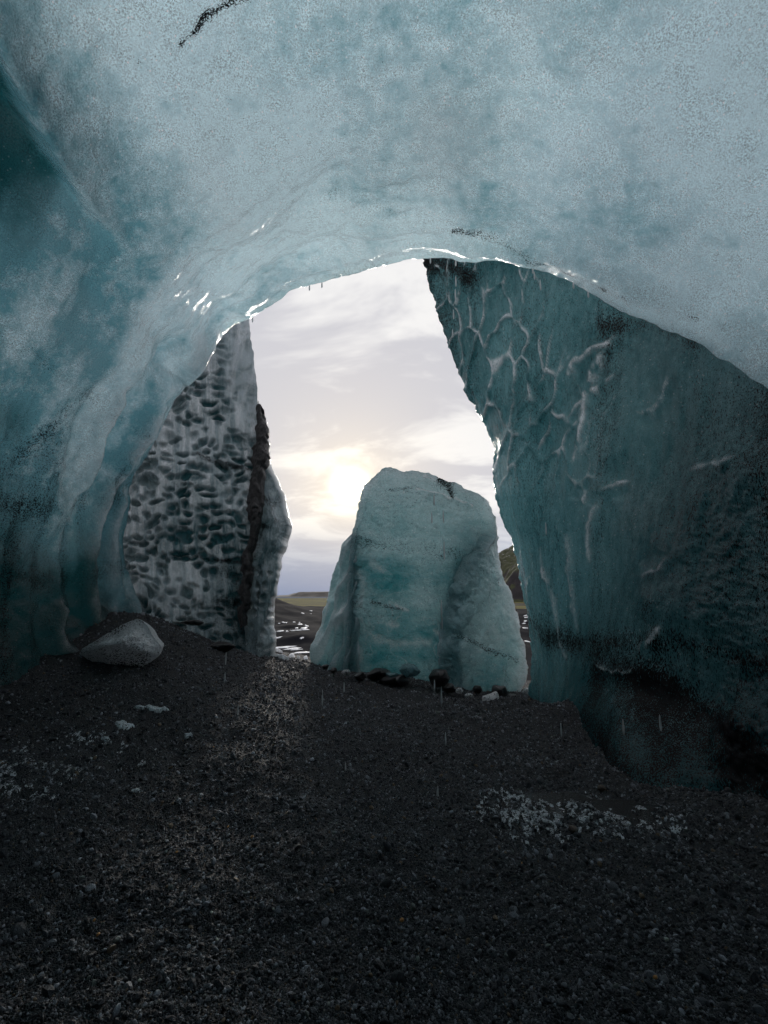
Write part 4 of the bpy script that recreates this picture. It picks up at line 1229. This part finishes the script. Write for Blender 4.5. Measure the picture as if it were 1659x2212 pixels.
GP = 'thin ice patches on the cave floor'
for k, (x, y, w, h, lab) in enumerate([
        (268, 1567, 46, 26, 'largest pale ice patch on gravel below the grey boulder'),
        (338, 1538, 56, 12, 'long thin pale ice streak on gravel right of the larger patch'),
        (302, 1534, 20, 8, 'small ice patch left of the long thin streak'),
        (292, 1713, 14, 12, 'tiny ice scrap alone on gravel at the lower left'),
        (405, 1592, 12, 10, 'tiny pale ice scrap on gravel right of the ice patches'),
        (228, 1604, 24, 8, 'faint ice sliver on gravel below the largest patch')]):
    patch('ice_patch', x, y, w, h, THIN_ICE, 600 + k, 0.012, 0.012, label=lab, category='ice patch', group=GP)
for k, (x, y, w, h) in enumerate([(612, 1345, 7, 3), (603, 1347, 4, 2), (618, 1346, 5, 2), (635, 1345, 5, 2), (647, 1345, 6, 3), (648, 1349, 14, 3), (660, 1350, 5, 2), (663, 1353, 11, 3),
                                  (641, 1357, 8, 3), (657, 1357, 16, 2), (660, 1361, 12, 2), (606, 1364, 12, 3), (620, 1364, 12, 2), (640, 1362, 24, 1.5), (654, 1326, 8, 2), (672, 1326, 5, 2),
                                  (586, 1372, 9, 2), (590, 1378, 12, 2), (598, 1379, 14, 2), (652, 1380, 8, 3), (672, 1320, 6, 1.5), (1136, 1330, 9, 1.5), (1138, 1334, 12, 1.5), (1135, 1342, 7, 1.5),
                                  (1132, 1348, 8, 1.5), (1134, 1357, 9, 1.5), (1139, 1386, 8, 2)]):
    patch('snow_patch', x, y, w, h, SNOW, 640 + k, 0.03, 0.12, label='small white snow patch on the dark moraine beyond the cave mouth', category='snow patch', group='snow patches on the moraine')
for k, (x, y, w, h) in enumerate([(612, 1398, 56, 2.5), (632, 1402, 40, 2.5), (640, 1405, 22, 2), (598, 1409, 36, 1.6), (655, 1410, 34, 2.5), (640, 1412, 22, 1.6), (608, 1423, 34, 2), (630, 1421, 8, 1.5),
                                  (645, 1424, 10, 1.5), (660, 1424, 8, 1.5)]):
    patch('snow_streak', x, y, w, h, SNOW, 690 + k, 0.02, 0.05, label='long white snow streak on the grey outwash flat beyond the cave mouth', category='snow streak', group='snow streaks on the outwash flat')

# puddle of meltwater
WL = 0.012
pc = on_ground(1235, 1762)
th_ = np.linspace(0, 2 * math.pi, 90, endpoint=False)
kk = 1 + 0.16 * np.sin(th_ * 2 + 1) + 0.12 * np.sin(th_ * 3 + 2.2) + 0.08 * np.sin(th_ * 5 + .4) + 0.06 * np.sin(th_ * 11)
wl = float(near_height(np.array([pc[0]]), np.array([pc[1]]))[0]) + WL
pv = np.stack([0.62 * kk * np.cos(th_), 0.40 * kk * np.sin(th_), 0 * th_], -1)
pvb = pv * 1.02 - np.array([0, 0, 0.06])
pv = np.concatenate([pv, pvb, [[0, 0, 0]], [[0, 0, -0.06]]])
jj = np.arange(90)
ptri = np.concatenate([np.stack([np.full(90, 180), jj, (jj + 1) % 90], -1), np.stack([np.full(90, 181), 90 + (jj + 1) % 90, 90 + jj], -1)])
pq = np.stack([jj, 90 + jj, 90 + (jj + 1) % 90, (jj + 1) % 90], -1)
def puddle_material():
    m, T = new_mat('puddle_water')
    co = T.n('ShaderNodeTexCoord').outputs['Object']
    bp = T.n('ShaderNodeBump', {'Height': T.noise(co, 40.0, 3.0, 0.6), 'Strength': 1.0, 'Distance': 0.02})
    bs = T.n('ShaderNodeBsdfPrincipled', {'Base Color': (0.012, 0.012, 0.013, 1), 'Roughness': 0.06, 'IOR': 1.33, 'Normal': bp.outputs[0]})
    T.link(bs.outputs[0], T.n('ShaderNodeOutputMaterial').inputs[0])
    return m


PUD = puddle_material()
pud = obj('puddle', mesh_np('puddle', pv, pq, tris=ptri, smooth=False), PUD, label='shallow shining meltwater puddle on the black gravel at right', category='puddle')
pud.location = (pc[0], pc[1], wl)


# lacy white flakes added to stand for glints on the wet gravel
GLINT_ICE = ice_material('glint_flake_ice', (0.62, 0.65, 0.68), (0.3, 0.34, 0.37), grain=90.0, speck=1.4, bump=0.5, trans=0.25, rough=0.05)


def glint_sheet(cpx, cpy, rx, ry, thr, seed, **props):
    c = on_ground(cpx, cpy)
    nx_, ny_ = 230, 150
    X, Y = np.meshgrid(np.linspace(-rx, rx, nx_), np.linspace(-ry, ry, ny_), indexing='ij')
    p3 = np.stack([X + c[0], Y + c[1], 0 * X], -1)
    fall = (X / rx) ** 2 + (Y / ry) ** 2 + 0.25 * fbm(p3, 2.5, 3, seed + 1)
    m = fbm(p3 * np.array([1, 0.7, 1]), 38.0, 3, seed, 0.65) + 0.45 * fbm(p3, 5.0, 2, seed + 2) - thr - 0.9 * fall
    Z = ground_height(p3[..., 0], p3[..., 1]) + 0.011 + 0.004 * fbm(p3, 30.0, 2, seed + 3) + 0.006 * np.clip(m, 0, 1)
    keep = (m[:-1, :-1] > 0) & (m[1:, 1:] > 0)
    q = grid_quads(nx_, ny_)[keep.ravel()]
    base = np.array([c[0], c[1], float(ground_height(c[0], c[1]))])
    v = np.stack([p3[..., 0], p3[..., 1], Z], -1).reshape(-1, 3)
    used, inv = np.unique(q, return_inverse=True)
    q = inv.reshape(-1, 4)
    top = v[used] - base
    n_ = len(top)
    bot = top - np.array([0, 0, 0.008])
    me = mesh_np('glint_flakes', np.concatenate([top, bot]), np.concatenate([q, q[:, ::-1] + n_]), {'dirt_shade': np.full(2 * n_, 0.25), 'clear': np.full(2 * n_, 0.2), 'frost_sheen': np.full(2 * n_, 0.6)})
    o = obj('glint_flakes', me, GLINT_ICE, **props)
    o.location = base
    return o


glint_sheet(1235, 1762, 0.80, 0.50, -0.22, 811, label='lacy white flakes added for glints on wet gravel around the puddle at right', category='ice crust', kind='stuff')
glint_sheet(130, 1660, 0.6, 0.8, 0.36, 831, label='thin broken flakes added for glints on dark gravel below the left cave wall', category='ice crust', kind='stuff')

# ------------------------------------------------------------------ pebbles
def pebble_mesh(name, seed, sub=1):
    import bmesh
    bm = bmesh.new()
    bmesh.ops.create_icosphere(bm, subdivisions=sub, radius=1.0)
    r = np.random.default_rng(seed)
    ax = r.uniform(0.6, 1.15, 3)
    co = np.array([v.co[:] for v in bm.verts])
    n = fbm(co + seed * 5.1, 0.9, 2, seed)
    for v, k_ in zip(bm.verts, n):
        v.co = v.co * (1 + 0.32 * k_)
        v.co.x *= ax[0]; v.co.y *= ax[1]; v.co.z *= ax[2] * 0.75
    me = bpy.data.meshes.new(name)
    bm.to_mesh(me)
    bm.free()
    return me


coll = bpy.data.collections.new('pebble_shapes')
for k in range(7):
    me = pebble_mesh('pebble_shape', 900 + k, 2 if k < 2 else 1)
    me.materials.append(PEBBLE)
    coll.objects.link(bpy.data.objects.new('pebble_shape', me))
NPB = 340000
rr = np.exp(rng.uniform(math.log(1.25), math.log(9.6), NPB))
tha = rng.uniform(-math.radians(50), math.radians(50), NPB)
X, Y = rr * np.sin(tha), rr * np.cos(tha)
Z = ground_height(X, Y)
size = np.exp(rng.normal(math.log(0.0033), 0.52, NPB)) * (0.75 + 0.16 * rr)
big = rng.random(NPB) < 0.015
size[big] *= rng.uniform(1.4, 2.3, big.sum())
size = np.minimum(size, 0.03)
me = mesh_np('gravel', np.stack([X, Y, Z + 0.25 * size], -1), None)
for nm, val in (('rot', rng.uniform(0, 6.28, (NPB, 3))), ('scl', size[:, None] * rng.uniform(0.8, 1.2, (NPB, 3)))):
    at = me.attributes.new(nm, 'FLOAT_VECTOR', 'POINT')
    at.data.foreach_set('vector', val.astype(np.float32).ravel())
gravel = obj('gravel', me, PEBBLE, kind='stuff', label='loose black gravel covering the cave floor', category='gravel')
ng = bpy.data.node_groups.new('scatter_gravel', 'GeometryNodeTree')
ng.interface.new_socket('Geometry', in_out='INPUT', socket_type='NodeSocketGeometry')
ng.interface.new_socket('Geometry', in_out='OUTPUT', socket_type='NodeSocketGeometry')
gi, go = ng.nodes.new('NodeGroupInput'), ng.nodes.new('NodeGroupOutput')
ci = ng.nodes.new('GeometryNodeCollectionInfo')
ci.inputs['Collection'].default_value = coll
ci.inputs['Separate Children'].default_value = True
ci.inputs['Reset Children'].default_value = True
iop = ng.nodes.new('GeometryNodeInstanceOnPoints')
iop.inputs['Pick Instance'].default_value = True
na_ = ng.nodes.new('GeometryNodeInputNamedAttribute'); na_.data_type = 'FLOAT_VECTOR'; na_.inputs[0].default_value = 'rot'
nb_ = ng.nodes.new('GeometryNodeInputNamedAttribute'); nb_.data_type = 'FLOAT_VECTOR'; nb_.inputs[0].default_value = 'scl'
e2r = ng.nodes.new('FunctionNodeEulerToRotation')
L = ng.links.new
L(gi.outputs[0], iop.inputs['Points'])
L(ci.outputs[0], iop.inputs['Instance'])
L(na_.outputs[0], e2r.inputs[0])
L(e2r.outputs[0], iop.inputs['Rotation'])
L(nb_.outputs[0], iop.inputs['Scale'])
L(iop.outputs[0], go.inputs[0])
gravel.modifiers.new('scatter', 'NODES').node_group = ng

PEB = [(492, 1788, 'o'), (545, 1811, 'o'), (381, 1847, 'o'), (203, 1993, 'o'), (211, 2024, 'o'), (461, 1616, 'o'), (1129, 1870, 'o'), (1298, 1820, 'o'), (1414, 2115, 'o'), (868, 1991, 'o'),
       (469, 2037, 'g'), (456, 1981, 'g'), (590, 1973, 'g'), (1440, 2040, 'g'), (301, 2122, 'g'), (1192, 1593, 'g')]
for k, (x, y, c) in enumerate(PEB):
    p = on_ground(x, y)
    o = obj('pebble', pebble_mesh('pebble', 950 + k, 2), ORANGE if c == 'o' else PALE, category='pebble',
            label='small orange pebble lying loose on the black gravel' if c == 'o' else 'small pale pebble lying loose on the black gravel',
            group='orange pebbles on the gravel' if c == 'o' else 'pale pebbles on the gravel')
    o.location = (p[0], p[1], float(ground_height(p[0], p[1])) + 0.006)
    sz = random.uniform(0.008, 0.012)
    o.scale = (sz, sz, sz)
    o.rotation_euler = (0, 0, random.uniform(0, 6))
for k, (x, y, sz, lab) in enumerate([(1299, 1710, 0.032, 'brown stone at the upper edge of the shining puddle'), (1239, 1803, 0.034, 'brown stone standing in the near edge of the puddle')]):
    p = on_ground(x, y)
    o = obj('stone', pebble_mesh('stone', 980 + k, 2), BROWN, label=lab, category='stone')
    o.location = (p[0], p[1], float(ground_height(p[0], p[1])) + 0.015)
    o.scale = (sz, sz, sz)


# ------------------------------------------------------------------ falling meltwater and drips on the rim
def drop_mesh(name, length, rad, tail=1.0):
    nz, nt_ = 14, 10
    t = np.linspace(0, 1, nz)
    prof_r = rad * np.sqrt(np.clip(1 - (2 * (t ** (0.6 + 0.4 / tail)) - 1) ** 2, 0, 1)) * (1 - 0.45 * t)
    a = np.linspace(0, 2 * math.pi, nt_, endpoint=False)
    v = np.stack([prof_r[:, None] * np.cos(a), prof_r[:, None] * np.sin(a), (t * length)[:, None] * np.ones(nt_)], -1)
    i = np.arange(nz - 1)[:, None] * nt_
    j = np.arange(nt_)[None, :]
    qd = np.stack([i + j, i + (j + 1) % nt_, i + nt_ + (j + 1) % nt_, i + nt_ + j], -1).reshape(-1, 4)
    return mesh_np(name, v.reshape(-1, 3), qd)


dm = drop_mesh('water_drop', 0.10, 0.0072)
dm.materials.append(WATER)
for (x, y, d, sc) in [(487, 1437, 6.1, 1), (485, 1475, 6.1, .8), (513, 1552, 5.6, 1), (490, 1600, 5.6, 1), (487, 1638, 5.5, .8), (486, 1716, 4.5, .9), (478, 1722, 4.5, .9), (696, 1526, 5.6, 1.1), (743, 1496, 5.5, .7),
                      (638, 1605, 5.3, .6), (746, 1687, 4.6, 1), (954, 1528, 5.1, 1.3), (939, 1497, 5.1, .8), (946, 1730, 4.1, .7), (963, 1611, 5.0, .8), (938, 1092, 5.1, .8), (958, 1130, 5.1, .9), (933, 1131, 5.1, .8),
                      (960, 1210, 5.1, 1.3), (954, 1335, 5.1, 1.2), (955, 1360, 5.1, 1), (1168, 628, 4.9, .9), (1155, 605, 4.9, .7), (985, 620, 5.05, .9),
                      (984, 648, 5.05, .9), (980, 690, 5.05, .8), (978, 730, 5.05, .7), (1180, 1155, 4.9, .8), (1213, 1592, 4.8, .8), (1348, 1588, 4.2, .8), (1428, 1580, 4.1, .8)]:
    o = obj('water_drop', dm, None, label='clear meltwater drop falling from the rim of the ice arch', category='water drop', group='falling meltwater drops')
    o.location = P(x, y, d)
    o.scale = (1.5, 1.5, 1.6 * sc)
for (x, y, d) in [(695, 611, 5.55), (668, 617, 5.6), (545, 686, 5.95), (985, 563, 5.08), (1152, 579, 4.9), (1272, 630, 4.6), (1240, 611, 4.68), (930, 558, 5.2)]:
    o = obj('drip', drop_mesh('drip', 0.09, 0.012), WATER, arch)
    o.location = P(x, y, d) + np.array([0, 0.02, -0.06])
